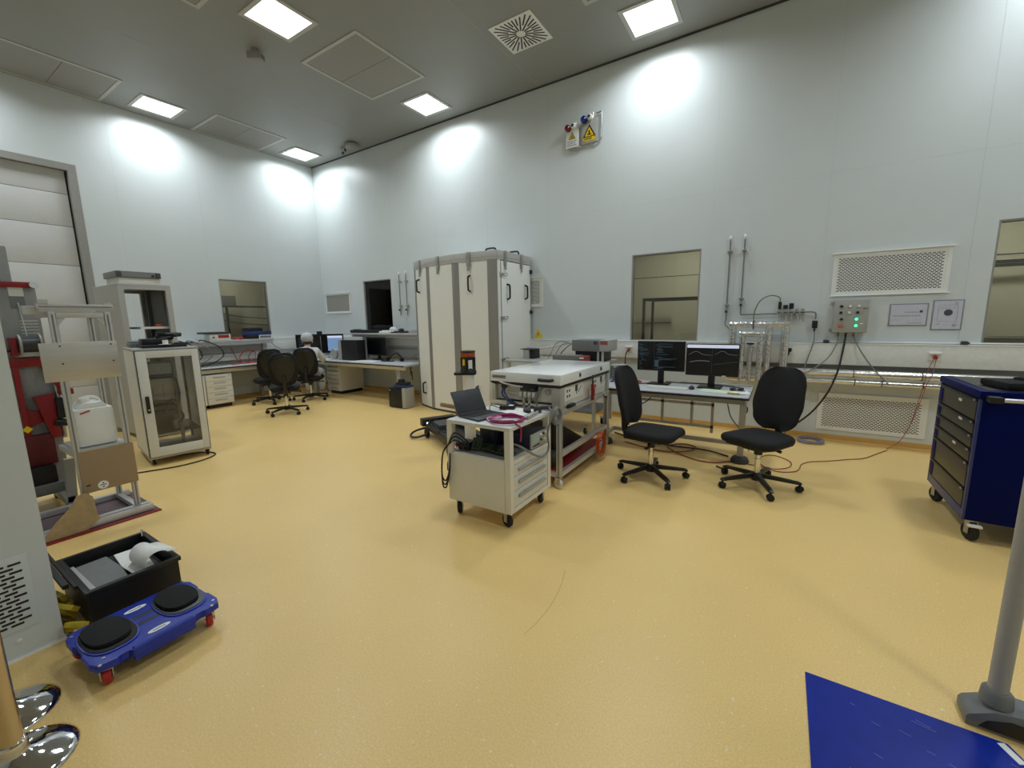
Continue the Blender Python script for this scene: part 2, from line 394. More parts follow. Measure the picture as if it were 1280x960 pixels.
one('wall_annex', 'corridor_wall', 'beige annex wall seen dimly through the end wall window', 'wall', ('b', -11.4, -11.3, 2.6, 6.2, 0, 2.9), ('b', -11.3, XW-.14, 2.6, 2.7, 0, 2.9), ('b', -11.3, XW-.14, 6.1, 6.2, 0, 2.9), kind='structure')
for x in (-7.4, -1.4, 2.3):  # unseen lamps added so the views through the windows are less dark
    one('corridor_fill_lamp', 'corridor_fill_lamp', 'small dim corridor ceiling lamp behind the %s window' % {-7.4: 'dark vent side', -1.4: 'monitor side', 2.3: 'right edge'}[x], 'lamp', ('b', x-.3, x+.3, 7.2, 7.5, 2.86, 2.9), group='dim lamps beyond the windows')
one('corridor_fill_lamp', 'corridor_fill_lamp', 'small dim annex ceiling lamp behind the end wall window', 'lamp', ('b', -10.6, -10.3, 4.3, 4.7, 2.86, 2.9), group='dim lamps beyond the windows')
def tube_rack(x0, x1, y0, y1, h, label, board):
    t = thing('storage_rack', label, 'rack', ((x0+x1)/2, (y0+y1)/2, 0))
    for x in (x0, x1):
        for y in (y0, y1): part('post', 'dark_grey', t, ('b', x-.02, x+.02, y-.02, y+.02, 0, h))
    part('rail', 'dark_grey', t, ('b', x0, x1, y0-.02, y0+.02, h-.04, h), ('b', x0, x1, y1-.02, y1+.02, h-.04, h), ('b', x0-.02, x0+.02, y0, y1, h-.04, h), ('b', x1-.02, x1+.02, y0, y1, h-.04, h))
    part('shelf', 'mid_grey', t, ('b', x0+.02, x1-.02, y0, y1, h*.55, h*.55+.03))
    part('back_board', board, t, ('b', x0+.35, x1-.05, y1-.03, y1-.02, h*.56, h*.86))
tube_rack(-2.05, -.6, 7.5, 8.1, 1.86, 'dark tube storage rack seen through the window above the monitors', 'corridor_wall')
tube_rack(1.5, 3.1, 7.6, 8.2, 2.15, 'dark tube storage rack seen through the window at the right edge', 'corridor_wall')
t = thing('storage_rack', 'dark storage frame with pipes seen through the end wall window', 'rack', (-10.9, 5.0, 0))
for y in (4.75, 5.7): part('post', 'dark_grey', t, ('b', -10.92, -10.88, y-.02, y+.02, 0, 1.95))
part('rail', 'dark_grey', t, ('b', -10.92, -10.88, 4.3, 5.9, 1.93, 1.97))
part('pipe', 'mid_grey', t, ('t', [(-10.9, 4.2, 1.9), (-10.9, 5.0, 1.72), (-10.9, 5.8, 1.66)], .015))
part('pipe', 'mid_grey', t, ('t', [(-10.9, 4.2, 1.75), (-10.9, 5.0, 1.56), (-10.9, 5.8, 1.5)], .015))
part('back_board', 'mid_grey', t, ('b', -10.99, -10.97, 4.35, 5.0, 1.95, 2.2))
t = thing('curtain_stand_in', 'dark cabinet close behind the window beside the wall vent', 'cabinet', (-7.6, 7.0, 0))  # cabinet added in place of a dark curtain behind this window
part('body', 'cabinet_dim', t, ('b', -8.35, -6.7, 6.85, 7.3, .05, 2.12, .005)); part('plinth', 'black_plastic', t, ('b', -8.3, -6.75, 6.88, 7.28, 0, .05))
for i in range(3): part('door', 'cabinet_dim', t, ('b', -8.34+.55*i, -7.81+.55*i, 6.835, 6.85, .07, 2.1, .003))
# sectional door in the end wall
t = thing('door_1', 'tall grey white sectional door cut by the left edge', 'door', (XW, .17, 0), kind='structure')
part('door_frame', 'frame_grey', t, ('b', XW-.14, XW+.004, 2.14, 2.24, 0, 3.95), ('b', XW-.14, XW+.004, -1.5, -1.4, 0, 3.95), ('b', XW-.14, XW+.004, -1.5, 2.24, 3.95, 4.05))
zs = [0.02, .58, 1.13, 1.72, 2.51, 3.11, 3.6, 3.95]
for a, b in zip(zs, zs[1:]): part('door_panel', 'door_grey', t, ('b', XW-.13, XW-.08, -1.395, 2.115, a+.003, b-.003, .002))
part('seal', 'black_plastic', t, ('b', XW-.12, XW-.1, 2.115, 2.14, 0, 3.95))
# ceiling fittings
def ceiling_light(x, y, label):
    t = thing('ceiling_light', label, 'ceiling light', (x, y, H-.012), group='square ceiling lights')
    part('frame', 'frame_light', t, ('b', x-.31, x+.31, y-.31, y-.262, H-.012, H), ('b', x-.31, x+.31, y+.262, y+.31, H-.012, H), ('b', x-.31, x-.262, y-.262, y+.262, H-.012, H), ('b', x+.262, x+.31, y-.262, y+.262, H-.012, H))
    part('diffuser', 'lamp_white', t, ('b', x-.262, x+.262, y-.262, y+.262, H-.008, H-.002))
    for wt, sp in LAMP_OPTICS:
      ld = bpy.data.lights.new('lamp', 'AREA'); ld.shape = 'SQUARE'; ld.size = .52; ld.energy = wt; ld.spread = sp; ld.color = (.885, .97, 1.02)
      lo = bpy.data.objects.new('lamp', ld); link(lo); lo.parent = t; lo.location = (0, 0, -.002)
LB = {(0, 0): 'square ceiling light nearest the room corner', (1, 0): 'square ceiling light above the white chamber', (2, 0): 'square ceiling light at top right beside the long wall',
      (0, 1): 'square ceiling light above the tall door end of the end wall', (1, 1): 'large square ceiling light at the top edge beside the box detector',
      (3, 0): 'square ceiling light beyond the frame above the blue tool cabinet', (2, 1): 'square ceiling light beyond the top edge above the laptop cart', (3, 1): 'square ceiling light beyond the frame right of the viewpoint',
      (0, 2): 'square ceiling light beyond the left edge above the tall door', (1, 2): 'square ceiling light beyond the top left corner above the aluminium rig', (2, 2): 'square ceiling light overhead of the viewpoint', (3, 2): 'square ceiling light beyond the frame above the blue floor mat'}
for i, x in enumerate((-8.95, -5.27, -1.58, 2.1)):
    for j, y in enumerate((5.7, 3.23, .77)):  # last row is unseen, added for frontal fill and weaker wall pools
        if (i, j) != (2, 2): ceiling_light(x, y, LB[(i, j)])
def filter_panel(x, y, label):
    t = thing('ceiling_filter', label, 'ceiling vent', (x, y, H-.01), group='double ceiling air filter panels')
    a = .585 if x > -8.5 else .52
    part('frame', 'frame_light', t, ('b', x-a, x+a, y-.61, y-.565, H-.01, H), ('b', x-a, x+a, y+.565, y+.61, H-.01, H), ('b', x-a, x-a+.045, y-.565, y+.565, H-.01, H), ('b', x+a-.045, x+a, y-.565, y+.565, H-.01, H))
    part('shadow_joint', 'dark_grey', t, ('b', x-a+.045, x+a-.045, y-.565, y+.565, H-.002, H))
    for s in (0, 1): part('filter_plate', 'filter_grey', t, ('b', x-a+.052, x+a-.052, y-.56+.563*s, y-.003+.563*s, H-.007, H-.002))
for x, y, l in ((-8.94, 4.48, 'double ceiling filter panel between the two lights along the end wall'), (-8.94, 2.04, 'double ceiling filter panel near the tall door'),
                (-5.28, 4.47, 'large double ceiling filter panel left of the swirl diffuser'), (-5.28, 2.03, 'double ceiling filter panel just past the top edge near the large light'),
                (-1.58, 4.47, 'double ceiling filter panel just past the top edge near the top right light')):
    filter_panel(x, y, l)
t = thing('swirl_diffuser', 'square ceiling diffuser with black radial slots', 'ceiling vent', (-3.03, 5.07, H-.012))
part('plate', 'off_white', t, ('b', -3.33, -2.73, 4.77, 5.37, H-.01, H, .003))
for k in range(32):
    a = 2*math.pi*(k+.5)/32; rmax = .265/max(abs(math.cos(a)), abs(math.sin(a))); r0 = .06 if k % 2 == 0 else .16
    part('slot', 'black_plastic', t, ('m', at(-3.03, 5.07, H-.012, a), ('b', r0, rmax, -.009, .009, 0, .004)))
t = thing('motion_detector', 'small white box detector hanging from the ceiling below the large light', 'detector', (-6.1, 3.37, H-.13))
part('mount', 'filter_grey', t, ('c', (-6.1, 3.37, H-.05), (-6.1, 3.37, H), .05)); part('housing', 'filter_grey', t, ('m', at(-6.1, 3.37, H-.09, .6), ('b', -.09, .09, -.06, .06, -.04, .045, .012)))
part('lens', 'mid_grey', t, ('m', at(-6.1, 3.37, H-.09, .6), ('b', .088, .096, -.04, .04, -.03, .02, .003)))
t = thing('smoke_detector', 'round white smoke detector with bracket on the ceiling beside the corner', 'detector', (-7.7, 6.0, H-.1))
part('dome', 'filter_grey', t, ('l', [(.06, 0), (.13, .03), (.14, .07), (.1, .1)], (-7.6, 5.98, H-.1), 24)); part('arm', 'zinc', t, ('b', -7.95, -7.72, 5.97, 6.01, H-.04, H), ('c', (-7.92, 5.99, H-.1), (-7.92, 5.99, H-.02), .012))
part('nozzle', 'dark_grey', t, ('c', (-7.92, 5.99, H-.13), (-7.92, 5.99, H-.09), .022), ('c', (-7.84, 5.99, H-.09), (-7.84, 5.99, H-.04), .02))
# wall grilles
def slots(x0, x1, z0, z1, dx, dz, w, h, y):
    def f(bm):
        r = 0; z = z0
        while z < z1:
            x = x0+(dx/2 if r % 2 else 0)
            while x < x1-w: _bx(bm, x, x+w, y-.0012, y+.002, z, z+h); x += dx
            z += dz; r += 1
    return ('f', f)
def grille(label, x0, x1, z0, z1, lip=True, slat=True):
    t = thing('wall_grille', label, 'grille', ((x0+x1)/2, YW-.012, z0))
    e = .035
    part('frame', 'off_white', t, ('b', x0-e, x1+e, YW-.012, YW, z0-e, z0), ('b', x0-e, x1+e, YW-.012, YW, z1, z1+e), ('b', x0-e, x0, YW-.012, YW, z0, z1), ('b', x1, x1+e, YW-.012, YW, z0, z1))
    if lip: part('lip', 'gloss_white', t, ('b', x0-e-.02, x1+e+.02, YW-.03, YW-.012, z1+e, z1+e+.012), ('b', x0-e-.02, x1+e+.02, YW-.02, YW-.012, z0-e-.01, z0-e))
    part('plate', 'off_white' if slat else 'filter_grey', t, ('b', x0, x1, YW-.008, YW, z0, z1))
    if slat: part('slots', 'black_plastic', t, slots(x0+.012, x1-.012, z0+.01, z1-.012, .036, .0165, .023, .0085, YW-.008), kind='stuff')
grille('slotted white air grille on the wall above the control box', .5, 1.42, 1.79, 2.19)
grille('slotted white air grille low on the wall below the foil pipes', .48, 1.4, .17, .555, lip=False)
grille('plain grey air grille on the wall left of the dark window', -9.36, -8.5, 1.8, 2.18, slat=False)
grille('slotted air grille on the wall right behind the white chamber', -4.2, -3.44, 1.79, 2.19)
# ================================================================== white test chamber
def chamber():
    PTS = [(-5.55, 5.5), (-5.05, 5.3), (-4.38, 5.22), (-3.62, 5.28), (-3.62, 6.27)]
    ZT = 2.56
    t = thing('test_chamber', 'tall white chamber with faceted front, metal strips and black handles', 'chamber', (-4.58, 5.75, 0))
    full = PTS+[(-5.55, 6.27)]
    part('base', 'dark_grey', t, ('p', [(x*.985-4.58*.015, y*.985+5.75*.015) for x, y in full], 0, .035))
    part('lid', 'white_metal', t, ('p', full, ZT-.02, ZT))
    part('back_panel', 'white_metal', t, ('b', -5.54, -3.63, 6.21, 6.27, .035, ZT-.02), ('b', -5.55, -5.49, 5.51, 6.2, .035, ZT-.02))
    def seg(i): (x0, y0), (x1, y1) = PTS[i], PTS[i+1]; return at(x0, y0, 0, math.atan2(y1-y0, x1-x0)), math.hypot(x1-x0, y1-y0)
    strips = [(.09, .03), (.045, .04), (.065, .065), (.17, 0)]
    for i in range(4):
        M, Ln = seg(i)
        if i < 3: part('front_panel', 'off_white', t, ('m', M, ('b', .004, Ln-.004, 0, .05, .035, ZT-.02)))
        a = 0 if i == 0 else strips[i][1]
        part('top_rim', 'alu_dull', t, ('m', M, ('b', 0, Ln, -.012, .002, ZT-.13, ZT+.004, .003)), ('m', M, ('b', 0, Ln, -.017, -.01, ZT-.085, ZT-.072)))
    ws = [(None, .05), (.04, .045), (.07, .07), (.17, None)]
    for i, (l, r) in enumerate(ws):
        sh = []
        if l: M, Ln = seg(i-1); sh.append(('m', M, ('b', Ln-l, Ln+.003, -.006, .004, .035, ZT-.13)))
        if r: M, Ln = seg(i); sh.append(('m', M, ('b', -.003, r, -.006, .004, .035, ZT-.13)))
        part('edge_strip', 'steel_strip', t, *sh)
    M, Ln = seg(3)
    part('side_post', 'off_white', t, ('m', M, ('b', .004, .085, 0, .05, .035, ZT-.13)))
    part('gap_strip', 'steel_strip', t, ('m', M, ('b', .085, .1, -.004, .01, .035, ZT-.13)))
    door = part('side_door', 'off_white', t, ('m', M, ('b', .104, Ln-.03, -.004, .05, .06, ZT-.14, .003)))
    part('side_post', 'alu_dull', t, ('m', M, ('b', Ln-.028, Ln, -.004, .05, .035, ZT-.13)))
    def handle(par, i, s, z0, z1):
        M, Ln = seg(i); x = s*Ln
        part('handle', 'black_plastic', par, ('m', M, ('t', [(x, 0, z0), (x, -.045, z0+.015), (x, -.055, z0+.04), (x, -.055, z1-.04), (x, -.045, z1-.015), (x, 0, z1)], .014, 8, 4)))
    for a in ((0, .38, 2.03, 2.25), (2, .36, 1.98, 2.22), (0, .5, .26, .46), (2, .48, .27, .5)): handle(t, *a)
    for a in ((3, .26, 1.85, 2.08), (3, .8, 1.87, 2.09)): handle(door, *a)
    for i, s in ((0, .5), (1, .42), (2, .35), (3, .2), (3, .68)):
        M, Ln = seg(i); x = s*Ln
        l = part('latch', 'zinc', t, ('m', M, ('b', x-.03, x+.03, -.034, -.01, ZT-.1, ZT+.01, .004)), ('m', M, ('b', x-.036, x+.036, -.024, -.006, ZT-.2, ZT-.11, .004)), ('m', M, ('c', (x-.035, -.025, ZT-.11), (x+.035, -.025, ZT-.11), .009)))
        part('lever', 'zinc', l, ('m', M, ('b', x-.02, x+.02, -.032, -.02, ZT-.27, ZT-.12, .004)))
    for z in (2.22, 1.57, .93):
        part('door_latch', 'zinc', t, ('m', M := seg(3)[0], ('b', .06, .15, -.03, 0, z-.02, z+.02, .004)), ('m', M, ('t', [(.14, -.02, z-.015), (.21, -.03, z-.02), (.23, -.03, z), (.21, -.03, z+.02), (.14, -.02, z+.015)], .006)))
    for z in (2.32, 1.66, .95): part('hinge', 'black_plastic', t, ('m', M, ('b', Ln-.05, Ln+.02, -.025, -.004, z-.03, z+.03, .005)))
    for x, y in ((-3.85, 5.45), (-3.75, 5.95)):
        part('lid_handle', 'black_plastic', t, ('t', [(x-.1, y, ZT), (x-.09, y, ZT+.05), (x-.05, y, ZT+.065), (x+.05, y, ZT+.065), (x+.09, y, ZT+.05), (x+.1, y, ZT)], .014, 8, 4))
chamber()
# ================================================================== white roll cart with laptop
def trolley():
    x0, x1, y0, y1 = -2.16, -1.57, 2.40, 3.03
    t = thing('roll_cart', 'white steel roll cart with open shelf and three drawers', 'cart', (-1.865, 2.715, 0))
    part('cabinet_body', 'beige_metal', t, ('b', x0, x1-.052, y0, y1, .13, .53, .004))
    for x in (x0, x1-.05):
        for y in (y0, y1-.05): part('post', 'beige_metal', t, ('b', x, x+.05, y, y+.05, .13 if x > -2 else .53, .757, .004))
    part('top_tray', 'white_metal', t, ('b', x0, x1, y0, y1, .755, .785, .006))
    part('top_rail', 'beige_metal', t, ('b', x1-.05, x1, y0+.05, y1-.05, .5, .53)); part('bottom_rail', 'beige_metal', t, ('b', x1-.05, x1, y0+.05, y1-.05, .13, .165))
    part('shelf_plate', 'mid_grey', t, ('b', x0+.05, x1-.05, y0+.03, y1-.03, .53, .536))
    for z0, z1 in ((.405, .495), (.295, .4), (.17, .29)):
        d = part('drawer', 'white_metal', t, ('b', x1-.014, x1-.004, y0+.056, y1-.056, z0, z1, .003))
        part('handle', 'grey_metal', d, ('b', x1-.006, x1+.016, y0+.11, y1-.11, z1-.06, z1-.035, .006))
    for x, y, a in ((-2.1, 2.46, .5), (-1.64, 2.46, 1.3), (-1.63, 2.96, .2), (-2.1, 2.96, .8)): caster(t, x, y, .052, rz=a, top=.132, w=.032)
trolley()
def laptop():
    M = at(-2.12, 2.50, .786, math.radians(77))        # local x: along the hinge, local -y: towards the keyboard
    t = thing('laptop', 'open dark grey laptop standing on the white roll cart', 'laptop', (-1.97, 2.6, .786))
    b = part('base', 'laptop_grey', t, ('m', M, ('b', 0, .3, -.25, 0, 0, .014, .003)))
    for r in range(5):
        for k in range(11): part('key', 'black_plastic', b, ('m', M, ('b', .018+.0243*k, .018+.0243*k+.021, -.055-.021*r, -.038-.021*r, .0145, .0165)))
    part('touchpad', 'dark_grey', b, ('m', M, ('b', .1, .2, -.235, -.16, .014, .0148)))
    M2 = M @ at(0, 0, .012, rx=math.radians(-28))
    s = part('screen_lid', 'laptop_grey', t, ('m', M2, ('b', 0, .3, 0, .006, 0, .2, .002)))
    part('display', 'screen_dark', s, ('m', M2, ('b', .008, .292, -.0015, .0005, .012, .19)))
    part('hinge', 'black_plastic', t, ('m', M, ('c', (.03, .004, .012), (.27, .004, .012), .007)))
laptop()
def loops(c, r, n, dz, jit, seed, axis='z', sq=1.):
    rnd = random.Random(seed); pts = []
    for i in range(n*10):
        a = 2*math.pi*i/10; rr = r*(1+jit*(rnd.random()-.5)); d = dz*i/10+rnd.random()*dz*.3
        p = {'z': (rr*math.cos(a), sq*rr*math.sin(a), d), 'x': (d, rr*math.cos(a), sq*rr*math.sin(a)), 'y': (rr*math.cos(a), d, sq*rr*math.sin(a))}[axis]
        pts.append((c[0]+p[0], c[1]+p[1], c[2]+p[2]))
    return pts
one('cable_coil', 'magenta', 'coiled magenta cable lying on the laptop cart', 'cable', ('t', loops((-1.7, 2.57, .793), .12, 4, .006, .25, 3)+[(-1.58, 2.5, .795), (-1.55, 2.52, .76), (-1.553, 2.52, .66)], .0065))
one('test_lead', 'pink_light', 'pale pink lead tangled in the magenta coil on the cart', 'cable', ('t', [(-1.83, 2.53, .80), (-1.8, 2.5, .815), (-1.76, 2.55, .812), (-1.78, 2.6, .806), (-1.83, 2.57, .808), (-1.85, 2.52, .8), (-1.79, 2.48, .798), (-1.75, 2.52, .81)], .006))
one('document', 'paper', 'white sheet beside the laptop on the cart', 'paper', ('m', at(-1.79, 2.86, .7865, .1), ('b', -.12, .1, -.14, .13, 0, .003)))
def mouse(x, y, z, rz, label):
    t = thing('computer_mouse', label, 'mouse', (x, y, z), rz, local=True)
    part('shell', 'black_plastic', t, ('s', (0, 0, .012), .03, 1, 1.75, .75)); part('wheel', 'dark_grey', t, ('c', (-.003, .026, .033), (.003, .026, .033), .008, .008, 10))
mouse(-1.72, 2.9, .79, .9, 'black computer mouse on the white sheet of the cart')
t = thing('power_adapter', 'black power brick with white sticker at the rear of the cart top', 'adapter', (-1.93, 2.93, .786))
part('brick', 'black_plastic', t, ('m', at(-1.93, 2.93, .786, .3), ('b', -.065, .065, -.035, .035, 0, .035, .008))); part('sticker', 'paper', t, ('m', at(-1.93, 2.93, .786, .3), ('b', .01, .05, -.02, .02, .0345, .0358)))
one('cable', 'cable_black', 'thin black cable looping between power brick and sheet on the cart', 'cable', ('t', [(-1.99, 2.9, .795), (-2.03, 2.82, .83), (-1.97, 2.74, .8), (-1.86, 2.76, .795), (-1.76, 2.72, .795), (-1.68, 2.75, .795)], .004))
one('bracket_plate', 'alu', 'bright metal angle plate at the right edge of the cart top', 'plate', ('m', at(-1.62, 2.77, .787, .1), ('b', -.02, .025, -.1, .1, 0, .02, .003)), ('m', at(-1.62, 2.77, .787, .1), ('b', .02, .035, -.1, .1, 0, .03, .002)))
t = thing('clamp_tool', 'dark clamp tool at the rear right corner of the cart top', 'tool', (-1.6, 2.96, .786))
part('handle', 'black_plastic', t, ('t', [(-1.64, 2.93, .82), (-1.6, 2.97, .825), (-1.56, 3.03, .82)], .016, 8)); part('jaw', 'dark_grey', t, ('b', -1.66, -1.61, 2.9, 2.95, .786, .84, .006))
# things on the open shelf
t = thing('bench_power_supply', 'small power supply with lcd facing right on the cart shelf', 'power supply', (-1.74, 2.88, .537))
part('case', 'navy', t, ('b', -1.86, -1.585, 2.71, 2.975, .537, .66, .006)); f = part('front_plate', 'grey_metal', t, ('b', -1.586, -1.574, 2.71, 2.975, .54, .657, .003))
part('display', 'lcd', f, ('b', -1.575, -1.572, 2.74, 2.83, .585, .64)); 
for k, (y, z) in enumerate(((2.86, .63), (2.9, .63), (2.94, .63), (2.86, .59), (2.92, .58))): part('knob', 'off_white' if k % 2 == 0 else 'dark_grey', f, ('c', (-1.576, y, z), (-1.562, y, z), .011, .009, 10))
for k in range(4): part('button', 'dark_grey', f, ('b', -1.576, -1.571, 2.735+.028*k, 2.755+.028*k, .553, .566))
one('instrument_case', 'navy', 'dark blue instrument case on the cart shelf behind the post', 'instrument', ('b', -2.0, -1.87, 2.62, 2.97, .537, .715, .008), ('b', -2.005, -1.995, 2.625, 2.965, .545, .71, .003))
one('cable_box', 'black_plastic', 'black box adapter with plugs at the left of the cart shelf', 'adapter', ('b', -2.1, -1.99, 2.46, 2.56, .537, .6, .006), ('c', (-2.03, 2.47, .56), (-2.03, 2.44, .56), .012))
one('circuit_board', 'green_board', 'long dark green circuit board lying on the cart shelf', 'circuit board', ('m', at(-1.78, 2.54, .55, -.12, ry=.05), ('b', -.16, .15, -.05, .05, 0, .012, .002)), *[('m', at(-1.78, 2.54, .562, -.12, ry=.05), ('b', -.14+.045*k, -.115+.045*k, -.03+.02*(k % 2), .01+.02*(k % 2), 0, .014+.006*(k % 3))) for k in range(6)])
one('circuit_board', 'green_board', 'small circuit board leaning behind the black adapter on the cart shelf', 'circuit board', ('m', at(-1.96, 2.48, .545, .3, rx=.9), ('b', -.02, .06, 0, .1, 0, .01, .002)), *[('m', at(-1.96, 2.48, .545, .3, rx=.9), ('b', -.01+.03*k, .01+.03*k, .02, .07, .01, .022)) for k in range(2)])
one('indicator_lamp', 'red_led', 'tiny glowing red indicator on the cart shelf', 'indicator', ('s', (-2.115, 2.44, .556), .009, 1, 1, 1, 8))
one('cable', 'cable_grey', 'pale grey hose looping down over the cart drawers', 'cable', ('t', [(-1.56, 2.98, .83), (-1.52, 2.95, .78), (-1.53, 2.9, .64), (-1.51, 2.88, .52), (-1.52, 2.8, .47), (-1.54, 2.68, .52), (-1.56, 2.56, .6), (-1.62, 2.52, .63), (-1.68, 2.5, .6), (-1.66, 2.5, .55)], .009))
one('cable', 'cable_grey', 'grey cable looped at the rear right corner of the cart', 'cable', ('t', [(-1.55, 3.05, .74)]+loops((-1.55, 3.08, .74), .07, 3, .008, .2, 5, 'x'), .009))
for k, (dz, s) in enumerate(((0, 1), (.03, .7), (.06, 1.25))):
    one('cable', 'cable_black', ['black cable hanging lowest at the left side of the cart', 'black cable hanging in a short loop at the left side of the cart', 'black cable hanging in a wide loop at the left front of the cart'][k], 'cable',
        ('t', [(-2.0, 2.44+.03*k, .575), (-2.09, 2.42, .62+dz), (-2.14, 2.385, .58), (-2.19, 2.375, .5), (-2.2, 2.37, .42-.12*s), (-2.165, 2.372, .36-.1*s), (-2.13, 2.38, .42-.05*s), (-2.12, 2.385, .52)], .006))
t = thing('cable_reel', 'pair of black cable bundles hooked on the left side of the cart', 'cable bundle', (-2.2, 2.5, .36))
part('bundle', 'cable_black', t, ('t', loops((-2.2, 2.5, .5), .06, 5, .006, .2, 8, 'x'), .008)); part('bundle', 'cable_black', t, ('t', loops((-2.2, 2.49, .38), .055, 5, .006, .2, 9, 'x'), .008)); part('hook', 'zinc', t, ('b', -2.2, -2.16, 2.49, 2.51, .5, .515))
# ================================================================== optical table cart on aluminium frame
def table_cart():
    x0, x1, y0, y1 = -2.37, -1.61, 3.30, 4.56
    t = thing('optical_table_cart', 'white lidded table on aluminium profile frame with red bottom shelf', 'cart', (-1.99, 3.93, 0))
    l = part('lid', 'gloss_white', t, ('b', x0, x1, y0, y1, .955, 1.05, .008))
    part('handle', 'black_plastic', l, ('t', [(-1.82, y0, 1.0), (-1.815, y0-.03, 1.0), (-1.79, y0-.04, 1.0), (-1.72, y0-.04, 1.0), (-1.695, y0-.03, 1.0), (-1.69, y0, 1.0)], .014, 8, 3))
    part('nameplate', 'alu_dull', l, ('b', x0+.02, x0+.18, y0-.002, y0, .985, 1.02))
    for k in range(9): part('lettering', 'ink', l, ('b', x0+.032+.016*k, x0+.042+.016*k, y0-.003, y0-.002, .992, 1.012))
    for y in (3.72, 4.28): part('latch', 'dark_grey', l, ('b', x1, x1+.006, y-.014, y+.014, .985, 1.025, .002), ('b', x1, x1+.012, y-.006, y+.006, .99, 1.01))
    part('gasket', 'black_plastic', t, ('b', x0+.005, x1-.005, y0+.005, y1-.005, .93, .957))
    # housing under the lid
    part('corner_post', 'alu_dull', t, ('b', x1-.09, x1-.002, y0+.002, y0+.09, .72, .93, .004)); part('corner_post', 'alu_dull', t, ('b', x1-.06, x1-.002, y1-.06, y1-.002, .72, .93, .004))
    part('corner_post', 'beige_metal', t, ('b', x0+.002, x0+.05, y0+.002, y0+.05, .76, .93, .004)); part('corner_post', 'alu_dull', t, ('b', x0+.002, x0+.05, y1-.06, y1-.002, .72, .93))
    part('front_shell', 'beige_metal', t, ('b', x0+.05, x1-.09, y0+.05, y0+.06, .78, .93), ('b', x0+.01, x0+.02, y0+.05, y1-.06, .72, .93), ('b', x0, x1-.09, y0+.01, y0+.05, .745, .765))
    part('lower_bracket', 'beige_metal', t, ('b', x0-.01, x0+.19, y0-.012, y0+.01, .735, .77, .004), ('b', x0-.012, x0+.03, y0-.014, y0+.005, .77, .935, .003))
    part('side_panel', 'beige_metal', t, ('b', x1-.05, x1-.032, y0+.09, y1-.06, .73, .93))
    for a, b in ((3.42, 3.87), (4.08, 4.48)):
        p = part('instruction_panel', 'paper', t, ('b', x1-.033, x1-.026, a, b, .785 if a < 4 else .8, .925))
        for k in range(2):
            for j in range(2): part('symbol', 'ink', p, ('b', x1-.0265, x1-.0245, a+.06+.05*k, a+.085+.05*k, .815+.05*j, .84+.05*j))
        part('symbol', 'ink', p, ('b', x1-.0265, x1-.0245, a+.25, a+.31, .85, .91, .001), ('b', x1-.0265, x1-.0245, a+.275, a+.29, .82, .85), ('m', at(x1-.0255, a+.36, .86, rx=.6), ('b', -.001, .001, -.05, .05, -.004, .004)))
    sp = part('service_panel', 'paper', t, ('b', -1.83, -1.71, y0+.046, y0+.05, .79, .92))
    part('gauge', 'zinc', sp, ('l', [(.025, 0), (.022, -.02), (.01, -.03)], (-1.755, y0+.046, .88), 16, 'y'))
    part('display_box', 'black_gloss', t, ('b', -2.03, -1.86, y0-.005, y0+.05, .885, .945, .004))
    for k in range(4):
        v = part('valve_block', 'grey_metal', t, ('b', -2.045+.047*k, -2.003+.047*k, y0-.005, y0+.05, .815, .88, .004)); part('valve_cap', 'white_metal', v, ('b', -2.036+.047*k, -2.012+.047*k, y0-.012, y0-.004, .83, .87, .003))
    part('valve_foot', 'alu_dull', t, ('b', -1.95, -1.93, y0+.01, y0+.04, .73, .815), ('b', -2.01, -1.99, y0+.01, y0+.04, .73, .815))
    part('inlet_pipe', 'alu_dull', t, ('t', [(-2.25, y0-.02, .96), (-2.18, y0-.03, .945), (-2.1, y0-.02, .93), (-2.0, y0, .92)], .008), ('c', (-2.25, y0+.01, .845), (-2.045, y0+.01, .85), .006))
    part('blue_hose', 'blue_box', t, ('t', [(-2.22, y0, .9), (-2.22, y0-.02, .84), (-2.16, y0-.02, .78), (-2.08, y0-.01, .74)], .009), ('t', [(-2.2, y0, .9), (-2.2, y0-.01, .85), (-2.14, y0-.015, .79), (-2.06, y0-.01, .75)], .008)); part('hose_socket', 'black_plastic', t, ('b', -2.24, -2.19, y0-.01, y0+.03, .895, .935, .005))
    part('white_hose', 'cable_grey', t, ('t', [(-1.8, y0+.02, .93), (-1.83, y0-.02, .87), (-1.84, y0-.03, .78), (-1.82, y0-.02, .7)], .01))
    # frame
    p = .045
    for x in (x0, x1-p):
        for y in (y0, y1-p):
            leg = part('leg', 'alu', t, ('b', x, x+p, y, y+p, .1, .72, .004)); part('groove', 'dark_grey', leg, ('b', x+p*.42, x+p*.58, y-.001, y, .11, .7), ('b', x+p, x+p+.001, y+p*.42, y+p*.58, .11, .7))
    for z in (.675, .29, .1):
        for y in (y0, y1-p): 
            if not (z == .29): part('rail', 'alu', t, ('b', x0+p, x1-p, y, y+p, z, z+p, .003))
        for x in (x0, x1-p): part('rail', 'alu', t, ('b', x, x+p, y0+p, y1-p, z, z+p, .003))
    part('tray', 'alu_dull', t, ('b', x0+.02, x1-.02, y0+.02, y1-.02, .718, .726))
    part('bottom_shelf', 'red_shelf', t, ('b', x0+p, x1-p, y0+p, y1-p, .13, .142))
    for x, y, a in ((x0+.04, y0+.04, .4), (x1-.02, y0, 1.2), (x0+.04, y1-.04, 0), (x1-.04, y1-.04, .3)): caster(t, x, y, .048, wm='white_metal', rz=a, top=.104)
table_cart()
t = thing('hand_tool_holder', 'red tool hanging on the right side of the white lidded table', 'tool', (-1.585, 4.0, .71))
